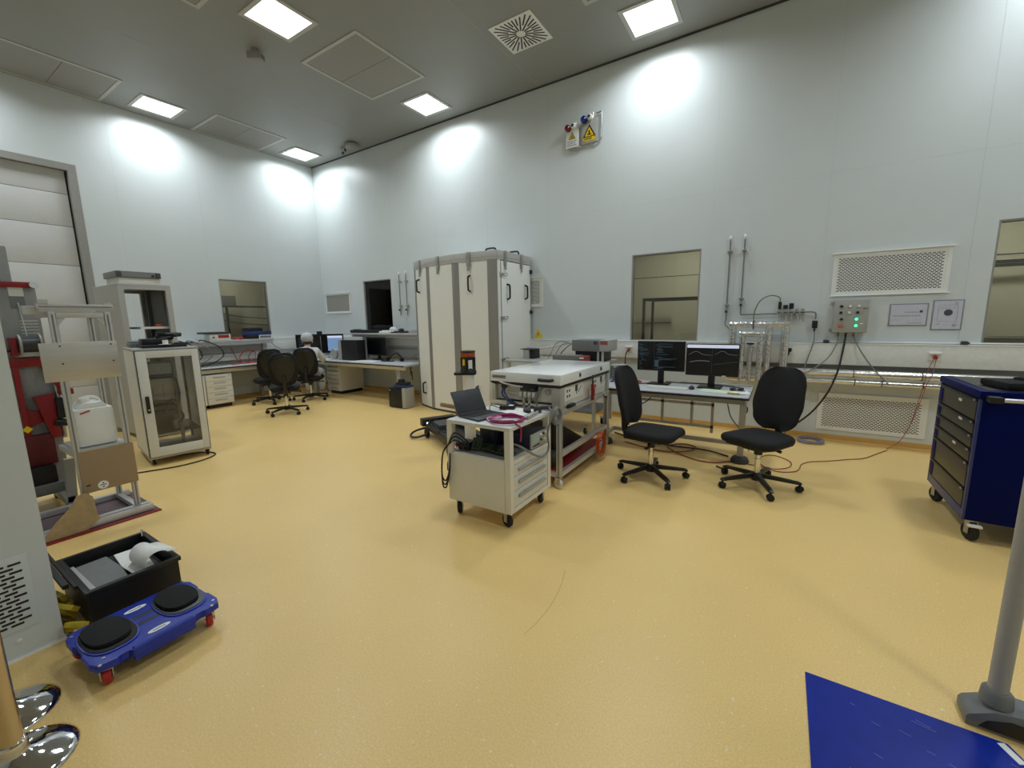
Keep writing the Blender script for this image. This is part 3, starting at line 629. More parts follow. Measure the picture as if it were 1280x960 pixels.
part('sleeve', 'red_paint', t, ('b', -1.597, -1.575, 3.97, 4.02, .71, .88, .006)); part('shaft', 'dark_grey', t, ('c', (-1.586, 3.99, .88), (-1.586, 3.99, .97), .008)); part('clip', 'red_plastic', t, ('b', -1.6, -1.58, 4.02, 4.045, .76, .86, .003))
one('remote_control', 'black_plastic', 'small black remote on the ledge of the white lidded table', 'remote', ('m', at(-1.615, 3.53, .727, .02), ('b', -.016, .022, -.07, .07, 0, .025, .005)), ('m', at(-1.615, 3.53, .752, .02), ('b', -.01, .015, -.05, .05, 0, .004)))
one('equipment_case', 'black_plastic', 'black case with sloping lid on the red shelf of the table cart', 'case', ('p', [(3.66, .143), (4.42, .143), (4.42, .17), (3.74, .5), (3.66, .5)], -2.25, -1.86, 'yz', .006))
one('vacuum_hose_case', 'dark_grey', 'low dark tub at the front of the red shelf of the table cart', 'tub', ('m', at(-1.84, 3.5, .143, 0), ('l', [(.11, 0), (.12, .02), (.12, .1), (.1, .11)], (0, 0, 0), 20)))
one('cable_coil', 'orange', 'orange cable coil hanging on the right rail of the table cart', 'cable', ('t', loops((-1.597, 4.24, .19), .105, 7, .005, .38, 12, 'x', 1.15), .006))
one('cable', 'cable_black', 'black cable sagging beneath the ledge of the table cart', 'cable', ('t', [(-1.62, 4.35, .72), (-1.6, 4.42, .66), (-1.62, 4.5, .64), (-1.66, 4.52, .7)], .006))
# ================================================================== robot base with lidar mast
def robot():
    t = thing('lidar_robot', 'low black wheeled robot base carrying a white mast', 'robot', (-3.35, 3.9, 0))
    M = at(-3.45, 3.9, 0, math.radians(-28))
    part('chassis', 'black_plastic', t, ('m', M, ('b', -.52, .62, -.16, .18, .1, .17, .01)))
    part('side_beam', 'black_plastic', t, ('m', M, ('b', -.62, -.5, -.2, .28, .13, .23, .01)), ('m', M, ('b', -.5, .55, .16, .24, .15, .21, .01)))
    for x, y in ((-.42, -.17), (-.42, .19), (.5, -.17), (.5, .19)): part('wheel', 'rubber_black', t, ('m', M, ('c', (x, y-.02, .06), (x, y+.02, .06), .06)))
    part('electronics', 'dark_grey', t, ('m', M, ('b', -.4, -.1, -.1, .1, .17, .22, .006))); part('lamp', 'white_led', t, ('m', M, ('s', (-.4, -.165, .2), .014, 1, 1, 1, 8)))
    part('wiring', 'cable_black', t, ('m', M, ('t', [(-.45, -.1, .22), (-.3, -.2, .19), (-.1, -.17, .24), (.1, -.18, .18)], .008)), ('m', M, ('t', [(-.35, -.05, .24), (-.2, -.18, .24), (0, -.2, .2), (.2, -.12, .2)], .006)))
    part('mast', 'off_white', t, ('c', (-2.98, 3.72, .17), (-2.98, 3.72, .93), .065, .065, 24))
    part('bracket_arm', 'tan', t, ('m', at(-3.5, 4.1, .2, .35), ('b', -.012, .012, -.02, .02, 0, .38, .003)), ('m', at(-3.5, 4.1, .4, -.12), ('b', -.3, .22, -.02, .02, 0, .05, .004)))
    part('foot_loop', 'cable_black', t, ('t', [(-4.0, 4.1, .1), (-4.12, 3.95, .06), (-4.08, 3.82, .03), (-3.95, 3.8, .03), (-3.86, 3.9, .06)], .014))
robot()
t = thing('lidar_scanner', 'black lidar scanner with orange lens ring on top of the white mast', 'lidar', (-2.98, 3.72, .93))
part('base_plate', 'black_plastic', t, ('m', at(-2.98, 3.72, .93, math.radians(33)), ('b', -.16, .09, -.07, .07, 0, .03, .012)))
part('body', 'black_plastic', t, ('l', [(.095, .03), (.085, .06), (.07, .12), (.066, .18), (.072, .2), (.08, .205)], (-2.98, 3.72, .93), 28))
part('rib', 'black_plastic', t, *[('m', at(-2.98, 3.72, .96, math.radians(33)+a), ('b', .06, .085, -.008, .008, 0, .17)) for a in (0, 1.57, 3.14, 4.71)])
part('lens_ring', 'orange_lens', t, ('l', [(.08, .205), (.082, .21), (.082, .25), (.08, .255)], (-2.98, 3.72, .93), 28))
part('cap', 'black_plastic', t, ('l', [(.086, .255), (.088, .262), (.084, .272), (.02, .274)], (-2.98, 3.72, .93), 28))
part('yellow_label', 'yellow', t, ('m', at(-2.98, 3.72, 1.06, math.radians(33-125)), ('b', .068, .078, -.014, .014, -.02, .05)))
part('white_label', 'paper', t, ('m', at(-2.98, 3.72, 1.03, math.radians(33-66)), ('b', .07, .08, -.022, .022, -.03, .07)))
# ================================================================== office chairs
def pad(hw, z0, z1, depth, curve, nx=14, nz=16, tilt=0., px=3.2, pw=.5, rc=.28, rp=6):
    """cushion standing in the xz plane; hw(t) half width, curve(s,t) offset along y"""
    def f(bm):
        F, B = [], []
        for j in range(nz+1):
            t = j/nz*2-1; rf, rb = [], []
            for i in range(nx+1):
                s = math.sin(math.pi/2*(i/nx*2-1)); tt = math.sin(math.pi/2*t)
                e = max(0., 1-abs(s)**px)**pw*max(0., 1-abs(tt)**px)**pw
                u = (tt+1)/2; wd_ = hw(u)*(1-rc*abs(tt)**rp)
                x, z, c = s*wd_, z0+(z1-z0)*u, curve(s, u)
                edge = i in (0, nx) or j in (0, nz)
                v = bm.verts.new((x, c+depth*.5*e, z)); rf.append(v); rb.append(v if edge else bm.verts.new((x, c-depth*.5*e, z)))
            F.append(rf); B.append(rb)
        for j in range(nz):
            for i in range(nx):
                bm.faces.new((F[j][i], F[j][i+1], F[j+1][i+1], F[j+1][i]))
                q = [B[j][i], B[j+1][i], B[j+1][i+1], B[j][i+1]]
                if len(set(q)) == 4 and set(q) != {F[j][i], F[j][i+1], F[j+1][i+1], F[j+1][i]}: bm.faces.new(q)
    return ('f', f)
def BW(u):
    K = [(0, .165), (.2, .205), (.42, .228), (.7, .215), (1, .175)]
    for (a, p), (b, q) in zip(K, K[1:]):
        if u <= b+1e-6: t = (u-a)/(b-a); t = t*t*(3-2*t); return p+(q-p)*t
def office_chair(label, loc, rz, spin=0.):
    t = thing('office_chair', label, 'chair', loc, rz, 'black swivel chairs', local=True)
    # local +y is the front
    part('seat', 'black_fabric', t, ('m', at(0, .02, .455, rx=-math.pi/2), pad(lambda u: .245-.03*(1-u)**2-.015*u**6, -.25, .25, .085, lambda s, u: .012*s*s-.03*max(0, u-.7)**1.5, 20, 24, px=9, pw=.42, rc=.4, rp=9)), flip=True)
    part('seat_shell', 'black_plastic', t, ('p', [(-.19, -.2), (.19, -.2), (.21, .1), (.17, .22), (-.17, .22), (-.21, .1)], .395, .425, 'xy', .01))
    part('backrest', 'black_fabric', t, pad(BW, .5, 1.07, .07, lambda s, u: -.235+.05*s*s+.02*math.sin(math.pi*u)-.125*u, 18, 24, px=5, pw=.45, rc=.5, rp=11))
    part('back_shell', 'black_plastic', t, pad(lambda u: BW(u)*.9, .53, 1.03, .04, lambda s, u: -.258+.05*s*s+.02*math.sin(math.pi*u)-.125*u, rc=.5, rp=11))
    part('back_bracket', 'black_plastic', t, ('t', [(0, -.1, .4), (0, -.24, .4), (0, -.275, .44), (0, -.285, .55), (0, -.3, .68)], .032, 8, 5))
    part('mechanism', 'black_plastic', t, ('b', -.08, .08, -.12, .12, .355, .398, .01)); part('lever', 'black_plastic', t, ('c', (.07, .03, .37), (.23, .05, .355), .008), ('b', .21, .25, .035, .065, .345, .365, .005))
    part('adjust_knob', 'black_plastic', t, ('c', (-.07, -.06, .37), (-.16, -.07, .35), .014))
    part('gas_lift', 'chrome', t, ('c', (0, 0, .12), (0, 0, .26), .025), ('c', (0, 0, .25), (0, 0, .37), .018)); part('lift_sleeve', 'black_plastic', t, ('c', (0, 0, .3), (0, 0, .36), .034, .038))
    part('hub', 'chair_base', t, ('l', [(.045, .06), (.05, .075), (.045, .125), (.03, .13)], (0, 0, 0), 20))
    for k in range(5):
        a = spin+2*math.pi*k/5
        leg = part('base_leg', 'chair_base', t, ('m', at(0, 0, 0, a), ('p', [(.03, .085), (.34, .07), (.348, .082), (.32, .095), (.04, .125)], -.02, .02, 'xz', .006)))
        c = part('caster', 'rubber_black', leg, ('m', at(0, 0, 0, a), ('c', (.33, 0, .05), (.33, 0, .085), .009)), ('m', at(.33*math.cos(a), .33*math.sin(a), 0, a+1.1+k), ('l', [(.012, -.026), (.026, -.024), (.029, -.006), (.02, -.004), (.02, .004), (.029, .006), (.026, .024), (.012, .026)], (0, 0, .029), 16, 'x')))
    return t
ch = office_chair('black swivel chair in front of the two monitors, turned towards the desk end', (-.985, 4.01, 0), math.radians(-98), .855)
def fresh_chair(*a, **k): return office_chair(*a, **k)
office_chair('black swivel chair facing the viewer beside the right end of the monitor desk', (-.1, 4.26, 0), math.radians(149), -.035)
# ================================================================== monitor desk
def desk():
    x0, x1, y0, y1 = -1.86, -.22, 4.58, 5.36
    t = thing('desk', 'grey topped desk with black edge carrying two monitors', 'desk', (-1.04, 4.97, 0))
    part('desk_top', 'bench_top', t, ('b', x0, x1, y0+.004, y1, .722, .75, .003)); part('edge_band', 'bench_edge', t, ('b', x0, x1, y0, y0+.004, .722, .742), ('b', x1, x1+.003, y0, y1, .722, .742))
    part('apron', 'grey_metal', t, ('b', x0+.06, x1-.05, y0+.1, y0+.13, .66, .722), ('b', x0+.06, x1-.05, y1-.1, y1-.07, .66, .722))
    part('cable_channel', 'alu_dull', t, ('b', -.98, x1-.02, y1-.06, y1-.02, .75, .768, .003))
    for x in (x0+.1, x1-.06):
        l = part('leg', 'alu_dull', t, ('b', x-.03, x+.03, 4.86, 4.92, .06, .722, .006)); part('cross_arm', 'alu_dull', l, ('b', x-.025, x+.025, y0+.13, y1-.1, .67, .71))
        part('foot', 'dark_grey', l, ('l', [(.085, 0), (.09, .02), (.075, .055), (.04, .07)], (x, 4.89, 0), 20))
    part('floor_bar', 'alu_dull', t, ('b', x0+.1, x1-.06, 5.16, 5.2, .1, .14)); part('floor_bar', 'alu_dull', t, *[('b', x-.02, x+.02, 4.9, 5.2, .1, .13) for x in (x0+.1, x1-.06)])
    f = part('under_frame', 'alu_dull', t, ('b', -1.66, -.6, 5.28, 5.31, .235, .265), ('b', -1.66, -.6, 5.28, 5.31, .5, .53), *[('b', x-.015, x+.015, 5.28, 5.31, .18 if i in (0, 3) else .265, .722) for i, x in enumerate((-1.645, -1.18, -.84, -.615))])
desk()
def monitor(x0, x1, z0, z1, y, zt, label, right):
    xc = (x0+x1)/2
    t = thing('monitor', label, 'monitor', (xc, y, zt), group='desk monitors')
    part('foot', 'black_plastic', t, ('b', xc-.13, xc+.11, y-.08, y+.11, zt, zt+.012, .004)); part('neck', 'black_plastic', t, ('b', xc-.035, xc+.035, y+.03, y+.055, zt+.01, z0+.12, .004))
    s = part('screen_housing', 'black_plastic', t, ('b', x0, x1, y-.012, y+.03, z0, z1, .004)); sc = part('screen', 'screen_dark', s, ('b', x0+.008, x1-.008, y-.014, y-.011, z0+.014, z1-.008))
    yy = y-.0148; rnd = random.Random(4); W, Hh = x1-x0, z1-z0
    if not right:
        q = []
        for r in range(26):
            z = z1-.022-r*.0122
            for c0, c1 in ((.02, .3), (.38, .93)):
                if rnd.random() < .25: continue
                a = x0+W*(c0+rnd.random()*.08); q.append(('b', a, a+W*(c1-c0)*(.15+.6*rnd.random()**2), yy, yy+.001, z, z+.0045))
        part('code_text', 'screen_text', sc, *q, kind='stuff'); part('window_divider', 'screen_text', sc, ('b', x0+W*.36, x0+W*.363, yy, yy+.001, z0+.02, z1-.02))
        part('terminal_block', 'screen_text', sc, ('b', x0+W*.38, x0+W*.46, yy, yy+.001, z0+.05, z0+.13))
    else:
        part('title_bar', 'screen_pale', sc, ('b', x0+.01, x1-.01, yy, yy+.001, z1-.045, z1-.01))
        def curve(cx, cz, w, h): return [(x0+W*(cx+w*i/12), yy, z0+Hh*(cz+h*math.exp(-((i-3.5)/2.6)**2)+h*.35*(i > 4)*(1-i/16))) for i in range(13)]
        for cx, cz, w in ((.06, .64, .42), (.56, .66, .4)): part('plot_curve', 'screen_line', sc, ('t', curve(cx, cz, w, .12), .0022, 4, 2))
        part('plot_curve', 'screen_line', sc, ('t', [(x0+W*.08, yy, z0+Hh*.42), (x0+W*.25, yy, z0+Hh*.47), (x0+W*.46, yy, z0+Hh*.46)], .004, 4, 3)); part('plot_curve', 'screen_text', sc, ('t', [(x0+W*.53, yy, z0+Hh*.36), (x0+W*.75, yy, z0+Hh*.42), (x0+W*.97, yy, z0+Hh*.47)], .0016, 4, 3))
        part('plot_axis', 'screen_text', sc, ('b', x0+W*.5, x0+W*.503, yy, yy+.001, z0+.03, z1-.05)); part('badge', 'off_white', s, ('b', x1-.16, x1-.12, y-.0135, y-.011, z0+.002, z0+.011))
monitor(-1.45, -.91, .91, 1.26, 5.1, .751, 'black monitor with lines of code, left one on the desk', False)
monitor(-.89, -.355, .885, 1.24, 5.06, .751, 'black monitor with plotted curves and pale title bar, right one on the desk', True)
t = thing('keyboard', 'white flat keyboard lying in front of the left desk monitor', 'keyboard', (-1.04, 4.84, .751))
part('body', 'off_white', t, ('m', at(-1.04, 4.84, .751, .03), ('b', -.215, .215, -.06, .06, 0, .012, .003)))
k0 = part('key', 'white_metal', t, ('m', at(-1.04, 4.84, .751, .03), ('b', -.205, -.182, -.05, -.03, .0122, .0165)))
for r in range(5):
    for k in range(15):
        if r or k: inst(k0, t, (.0272*k*math.cos(.03)-.0215*r*math.sin(.03), .0272*k*math.sin(.03)+.0215*r*math.cos(.03), 0))
mouse(-.79, 4.89, .752, .2, 'black computer mouse right of the white keyboard on the desk')
one('sheet', 'paper_green', 'pale green sheet of paper lying under the right monitor', 'paper', ('m', at(-.55, 4.86, .751, -.15), ('b', -.15, .13, -.105, .105, 0, .002)))
one('sheet', 'paper', 'white sheet of paper at the right end of the monitor desk', 'paper', ('m', at(-.33, 4.92, .751, .2), ('b', -.09, .09, -.13, .13, 0, .002)))
t = thing('glasses_case', 'black folded safety glasses on the white sheet at the desk end', 'glasses', (-.35, 4.95, .754))
part('lens', 'black_gloss', t, ('s', (-.39, 4.95, .77), .035, 1, .6, .5, 10)); part('lens', 'black_gloss', t, ('s', (-.32, 4.96, .77), .033, 1, .6, .5, 10)); part('temple', 'black_plastic', t, ('c', (-.38, 4.93, .766), (-.27, 4.91, .766), .005))
t = thing('marker_pen', 'yellow marker pen near the front right corner of the desk', 'pen', (-.35, 4.73, .751))
part('barrel', 'yellow_dull', t, ('c', (-.42, 4.73, .76), (-.31, 4.735, .76), .009)); part('cap', 'off_white', t, ('c', (-.31, 4.735, .76), (-.26, 4.737, .76), .01))
one('cable', 'red_cable', 'red cable bundle behind the keyboard on the left of the desk', 'cable', ('t', [(-1.62, 5.1, .757), (-1.5, 5.02, .775), (-1.4, 5.12, .76), (-1.5, 5.18, .77), (-1.55, 5.08, .785), (-1.42, 5.0, .76), (-1.3, 5.08, .757), (-1.2, 5.22, .757)], .008))
one('cable', 'blue_box', 'blue cable tangle on the left of the monitor desk', 'cable', ('t', [(-1.75, 5.0, .757), (-1.68, 5.1, .775), (-1.58, 5.06, .77), (-1.66, 4.96, .79), (-1.74, 5.06, .775), (-1.6, 5.18, .757)], .008))
one('circuit_tray', 'dark_grey', 'dark tray with electronics left of the white keyboard', 'tray', ('m', at(-1.5, 4.9, .751, .2), ('b', -.12, .12, -.07, .07, 0, .02, .003)), *[('m', at(-1.5, 4.9, .771, .2), ('b', -.1+.05*k, -.07+.05*k, -.04+.02*(k % 2), .02, 0, .014)) for k in range(4)])
t = thing('connector_box', 'small metal frame box with sockets at the back of the desk left end', 'box', (-1.74, 5.25, .751))
part('frame', 'alu_dull', t, ('b', -1.84, -1.64, 5.18, 5.32, .751, .765), ('b', -1.84, -1.825, 5.18, 5.32, .765, .93), ('b', -1.655, -1.64, 5.18, 5.32, .765, .93), ('b', -1.84, -1.64, 5.18, 5.32, .93, .945)); part('core', 'mid_grey', t, ('b', -1.8, -1.7, 5.2, 5.3, .765, .9, .004))
one('cable', 'cable_black', 'black cable lying along the back of the monitor desk', 'cable', ('t', [(-1.15, 5.28, .757), (-.9, 5.24, .76), (-.7, 5.28, .757), (-.45, 5.22, .757), (-.3, 5.14, .757)], .006))
for k, (a, l) in enumerate((((-1.25, 5.2), 'black cable hanging under the desk near the left frame bar'), ((-.5, 5.22), 'grey cable arching under the right end of the desk'), ((-.4, 5.1), 'black cable dropping steeply under the right end of the desk'))):
    x, y = a
    one('cable', 'cable_black' if k != 1 else 'cable_grey', l, 'cable', ('t', [(x, y, .72), (x-.05+.1*k, y-.03, .55), (x+.1, y-.05, .4), (x+.25, y, .2), (x+.28, y+.1, .012)] if k else [(x, y, .72), (x-.02, y, .6), (x-.15, y-.05, .48), (x-.3, y-.02, .5)], .007))
one('cable', 'brown_red', 'brown red cable looping on the floor under the monitor desk', 'cable', ('t', [(-1.55, 5.0, .01), (-1.1, 4.85, .01), (-.85, 4.95, .01), (-.75, 5.15, .012), (-.9, 5.25, .012), (-1.05, 5.05, .012), (-.8, 4.78, .01), (-.55, 4.7, .01), (-.35, 4.85, .01), (-.28, 5.05, .01)], .007))
one('cable', 'cable_black', 'black cable on the floor beneath the desk cross bar', 'cable', ('t', [(-1.8, 5.35, .012), (-1.4, 5.15, .012), (-1.0, 5.1, .012), (-.65, 5.12, .012), (-.4, 5.0, .012)], .008))
one('cable_end', 'cable_black', 'short black cable end lying on the floor between the two chairs', 'cable', ('t', [(-.47, 4.62, .008), (-.42, 4.58, .008), (-.36, 4.6, .008)], .008))
# ================================================================== instrument bench behind the white lidded table
t = thing('instrument_bench', 'grey metal bench with casters behind the white lidded table', 'bench', (-2.55, 5.35, 0))
part('bench_top', 'grey_metal', t, ('b', -3.35, -1.92, 5.02, 5.75, .935, .965, .004))
for x in (-3.3, -1.99):
    for y in (5.06, 5.69): part('leg', 'alu_dull', t, ('b', x-.02, x+.02, y-.02, y+.02, .11, .935)); caster(t, x if x < -3 else x-.14, y+.06, .045, top=.114)
part('lower_shelf', 'mid_grey', t, ('b', -3.3, -1.99, 5.06, 5.69, .3, .325))
t = thing('instrument_rack', 'black rack box with metal corner posts on the rear bench', 'rack', (-2.12, 5.43, .966))
part('box', 'black_plastic', t, ('b', -2.34, -1.96, 5.25, 5.6, .966, 1.105, .004))
for x in (-2.02, -1.96): part('post', 'alu_dull', t, ('b', x, x+.025, 5.225, 5.25, .966, 1.105))
part('top_plate', 'grey_metal', t, ('b', -2.37, -1.88, 5.22, 5.6, 1.105, 1.115))
t = thing('instrument', 'grey instrument with red front panel on top of the black rack box', 'instrument', (-2.12, 5.42, 1.116))
part('case', 'mid_grey', t, ('b', -2.37, -1.98, 5.2, 5.55, 1.116, 1.255, .004)); f = part('front_panel', 'grey_metal', t, ('b', -1.98, -1.86, 5.2, 5.55, 1.116, 1.255, .004)); part('badge', 'label_red', f, ('b', -1.97, -1.87, 5.196, 5.2, 1.2, 1.245)); part('vent', 'dark_grey', t, ('b', -2.06, -2.01, 5.197, 5.2, 1.2, 1.24))
t = thing('instrument', 'flat grey instrument with red end in front of the black rack box', 'instrument', (-2.35, 5.1, .966))
part('case', 'mid_grey', t, ('b', -2.58, -2.2, 5.04, 5.2, .966, 1.06, .004)); part('front_panel', 'label_red', t, ('b', -2.2, -2.1, 5.04, 5.2, .966, 1.055, .004)); part('badge', 'off_white', t, ('b', -2.19, -2.13, 5.037, 5.04, 1.02, 1.04))
t = thing('terminal_box', 'small grey black box with cable arm beside the white chamber', 'box', (-3.12, 5.4, .966))
part('box', 'grey_metal', t, ('b', -3.2, -3.1, 5.3, 5.5, .966, 1.1, .004)); part('socket_panel', 'black_plastic', t, ('b', -3.1, -3.03, 5.32, 5.5, .966, 1.1, .004)); part('cable_arm', 'alu_dull', t, ('t', [(-3.1, 5.45, 1.1), (-2.85, 5.5, 1.13), (-2.6, 5.5, 1.18), (-2.4, 5.5, 1.22)], .012)); part('top_lip', 'dark_grey', t, ('b', -3.24, -3.02, 5.29, 5.51, 1.1, 1.112))
for k in range(3): one('cable', 'cable_grey' if k else 'cable_black', ['black lead curving from the grey red instrument to the bench', 'grey lead in a low arch on the rear bench', 'grey lead in a high arch on the rear bench'][k], 'cable', ('t', [(-2.38, 5.4+.06*k, 1.2-.02*k), (-2.5-.1*k, 5.4+.04*k, 1.17+.02*k), (-2.62-.08*k, 5.38, 1.05), (-2.66-.08*k, 5.36, .972)], .006))
# ================================================================== fittings on the long wall
def thin_pipes(xs, zb, label):
    for i, (x, z) in enumerate(zip(xs, zb)):
        t = thing('wall_pipe', label[i], 'pipe', (x, YW-.04, z))
        part('tube', 'mid_grey', t, ('c', (x, YW-.04, z), (x, YW-.04, 2.5), .0095, .0095, 10)); part('cap', 'off_white', t, ('s', (x, YW-.04, 2.53), .02, 1, 1, 1.6, 10))
        for zz in (2.36, z+.2): part('clamp', 'zinc', t, ('b', x-.028, x+.028, YW-.06, YW, zz-.01, zz+.012, .003))
        part('valve', 'zinc', t, ('c', (x, YW-.04, z+.08), (x, YW-.04, z+.16), .019, .019, 12)); part('valve_lever', 'black_plastic', t, ('b', x-.012, x+.012, YW-.09, YW-.055, z+.1, z+.13, .003))
thin_pipes((-.63, -.465), (1.48, 1.56), ('thin upright steel pipe on the wall above the foil pipes, left one', 'thin upright steel pipe on the wall above the foil pipes, right one with elbow'))
thin_pipes((-6.78, -6.58), (1.66, 1.66), ('thin upright steel pipe between the dark window and the chamber, left one', 'thin upright steel pipe between the dark window and the chamber, right one'))
one('pipe_run', 'mid_grey', 'thin horizontal pipe linking the wall pipe elbow to the valve manifold', 'pipe', ('t', [(-.465, YW-.04, 1.57), (-.455, YW-.04, 1.555), (-.43, YW-.04, 1.552), (-.06, YW-.04, 1.556)], .009, 8, 3))
one('flex_hose', 'cable_grey', 'short grey hose bending from the left thin pipe behind the foil pipes', 'hose', ('t', [(-.63, YW-.04, 1.5), (-.635, YW-.05, 1.43), (-.6, YW-.06, 1.39), (-.57, YW-.06, 1.36)], .009))
t = thing('valve_manifold', 'row of five small wall valves on a horizontal bar', 'valve manifold', (.08, YW-.06, 1.46))
part('bar', 'grey_metal', t, ('b', -.06, .23, YW-.075, YW-.035, 1.555, 1.585, .003)); part('wall_bracket', 'zinc', t, ('b', 0, .17, YW-.035, YW, 1.56, 1.58))
for k in range(5):
    x = -.035+.06*k; v = part('valve_body', 'zinc', t, ('b', x-.016, x+.016, YW-.085, YW-.03, 1.53, 1.61, .004)); part('outlet', 'zinc', v, ('c', (x+.01, YW-.07, 1.53), (x+.015, YW-.085, 1.455), .011, .009, 10)); part('gasket_ring', 'black_plastic', v, ('b', x-.018, x+.018, YW-.087, YW-.028, 1.562, 1.572))
for x, h in ((-.035, 1.7), (.025, 1.66), (.085, 1.68)): part('regulator', 'black_plastic', t, ('c', (x, YW-.055, 1.61), (x, YW-.055, h), .018 if x < 0 else .024, None, 12))
one('hose', 'green_cable', 'green grey hose arching from the manifold down to the foil pipes', 'hose', ('t', [(-.035, YW-.055, 1.7), (-.05, YW-.06, 1.76), (-.15, YW-.07, 1.78), (-.25, YW-.08, 1.72), (-.3, YW-.08, 1.6), (-.31, YW-.09, 1.49)], .007))
t = thing('inline_filter', 'black inline unit hanging right of the valve manifold', 'filter', (.335, YW-.05, 1.35))
part('elbow', 'mid_grey', t, ('t', [(.23, YW-.05, 1.57), (.3, YW-.05, 1.57), (.335, YW-.05, 1.55), (.337, YW-.05, 1.48)], .009)); part('body', 'black_plastic', t, ('b', .31, .362, YW-.08, YW-.02, 1.375, 1.465, .006)); part('tail', 'dark_grey', t, ('c', (.336, YW-.05, 1.34), (.336, YW-.05, 1.375), .012))
one('cable', 'cable_grey', 'grey cable running from the black inline unit down to the floor', 'cable', ('t', [(.336, YW-.05, 1.35), (.335, YW-.1, 1.2), (.29, YW-.12, 1.0), (.25, YW-.13, .8), (.25, YW-.1, .5), (.23, YW-.08, .3), (.15, YW-.08, .1), (.1, YW-.1, .012)], .0075))
# foil covered pipes
def foil(name, label, pts, r, **k): return one(name, 'foil', label, 'foil pipe', ('t', pts, r, 14, 5), **k)
Yf = YW-.16
t = thing('foil_pipe_arch', 'large upside down U of crinkled foil wrapped pipe behind the right monitor', 'foil pipe', (-.24, Yf, .74))
part('upright', 'foil', t, ('c', (-.53, Yf, .74), (-.53, Yf, 1.43), .043, .043, 16)); part('upright', 'foil', t, ('c', (.045, Yf, .78), (.045, Yf, 1.42), .046, .046, 16)); part('crossbar', 'foil', t, ('c', (-.57, Yf, 1.425), (.09, Yf, 1.425), .043, .043, 16)); part('branch', 'foil', t, ('c', (-.13, Yf, .78), (-.13, Yf, 1.41), .042, .042, 16))
part('bottom_duct', 'foil', t, ('t', [(-.62, Yf, .76), (-.45, Yf-.004, .74), (-.25, Yf, .75), (-.05, Yf+.004, .745), (.09, Yf, .78)], .05, 14, 5))
part('strap', 'black_plastic', t, ('c', (-.175, Yf, 1.25), (-.085, Yf, 1.25), .012), ('t', loops((-.3, Yf, 1.425), .055, 1, 0, 0, 1, 'x'), .008))
t = thing('foil_pipe_arch', 'small upside down U of foil wrapped pipe nested inside the larger one', 'foil pipe', (-.3, Yf-.07, .74))
part('upright', 'foil', t, ('c', (-.41, Yf-.09, .72), (-.41, Yf-.09, 1.31), .034, .034, 14)); part('upright', 'foil', t, ('c', (-.21, Yf-.09, .72), (-.21, Yf-.09, 1.31), .034, .034, 14)); part('crossbar', 'foil', t, ('c', (-.445, Yf-.09, 1.31), (-.175, Yf-.09, 1.31), .034, .034, 14))
t = thing('foil_pipe', 'single short foil wrapped pipe standing inside the small U', 'foil pipe', (-.31, Yf-.09, .72))
part('pipe', 'foil', t, ('c', (-.315, Yf-.09, .72), (-.315, Yf-.09, 1.16), .03, .03, 14)); part('collar', 'zinc', t, ('c', (-.315, Yf-.09, 1.15), (-.315, Yf-.09, 1.2), .018)); part('strap', 'black_plastic', t, ('b', -.355, -.275, Yf-.13, Yf-.115, 1.18, 1.2, .004))

for z, r, l in ((.855, .041, 'upper shiny foil pipe running horizontally under the wall duct'), (.755, .031, 'lower shiny foil pipe running horizontally under the wall duct')):
    t = thing('foil_pipe', l, 'foil pipe', (.85, YW-.16, z-r))
    part('pipe', 'foil_smooth', t, ('c', (.1, YW-.16, z), (2.3, YW-.16, z), r, r, 18))
    for x in (.17, .74, 1.32) if z > .8 else (.19, .76, 1.0, 1.34):
        part('strap', 'dark_grey', t, ('t', loops((x-.006, YW-.16, z), r+.004, 1, 0, 0, 1, 'x'), .004), ('b', x-.008, x+.008, YW-.125, YW, z-.006, z+.006))
# control box
def control_box():
    x0, x1, z0, z1, y = .505, .82, 1.325, 1.70, YW-.13
    t = thing('control_box', 'grey wall control box with two green lamps and an orange stop button', 'control box', (.66, YW-.065, z0))
    part('housing', 'grey_metal', t, ('b', x0, x1, y+.01, YW-.02, z0, z1, .006)); d = part('door', 'grey_metal', t, ('b', x0+.004, x1-.004, y, y+.01, z0+.004, z1-.004, .003))
    part('wall_tab', 'zinc', t, *[('b', x0-.03, x0+.02, YW-.022, YW, z-.012, z+.012) for z in (z0+.03, z1-.03)], ('b', x0, x1, YW-.02, YW, z0+.01, z1-.01))
    X = lambda u: x0+u*(x1-x0); Z = lambda v: z1-v*(z1-z0)
    for u, v, m, nm in ((.2, .2, 'black_plastic', 'selector'), (.2, .39, 'black_plastic', 'selector'), (.23, .59, 'black_plastic', 'selector'), (.22, .79, 'orange', 'stop_button'), (.45, .2, 'off_white', 'lamp'), (.44, .39, 'off_white', 'lamp'), (.7, .2, 'off_white', 'lamp'), (.68, .39, 'black_plastic', 'selector'), (.66, .59, 'green_led', 'lamp'), (.66, .79, 'green_led', 'lamp')):
        rr = .019 if nm == 'stop_button' else .015
        b = part(nm, 'zinc', d, ('c', (X(u), y+.002, Z(v)), (X(u), y-.006, Z(v)), rr+.005, rr+.003, 16)); part('cap', m, b, ('c', (X(u), y-.005, Z(v)), (X(u), y-.018, Z(v)), rr, rr*.85, 16))
    part('lock', 'zinc', d, ('b', X(.82), X(.95), y-.012, y, Z(.27), Z(.23), .003)); part('plate', 'paper', d, ('b', X(.78), X(.86), y-.002, y, Z(.74), Z(.71)))
    for u in (.2, .42, .65): part('gland', 'black_plastic' if u == .42 else 'mid_grey', t, ('c', (X(u), YW-.07, z0), (X(u), YW-.07, z0-.045), .013, .01, 10))
control_box()
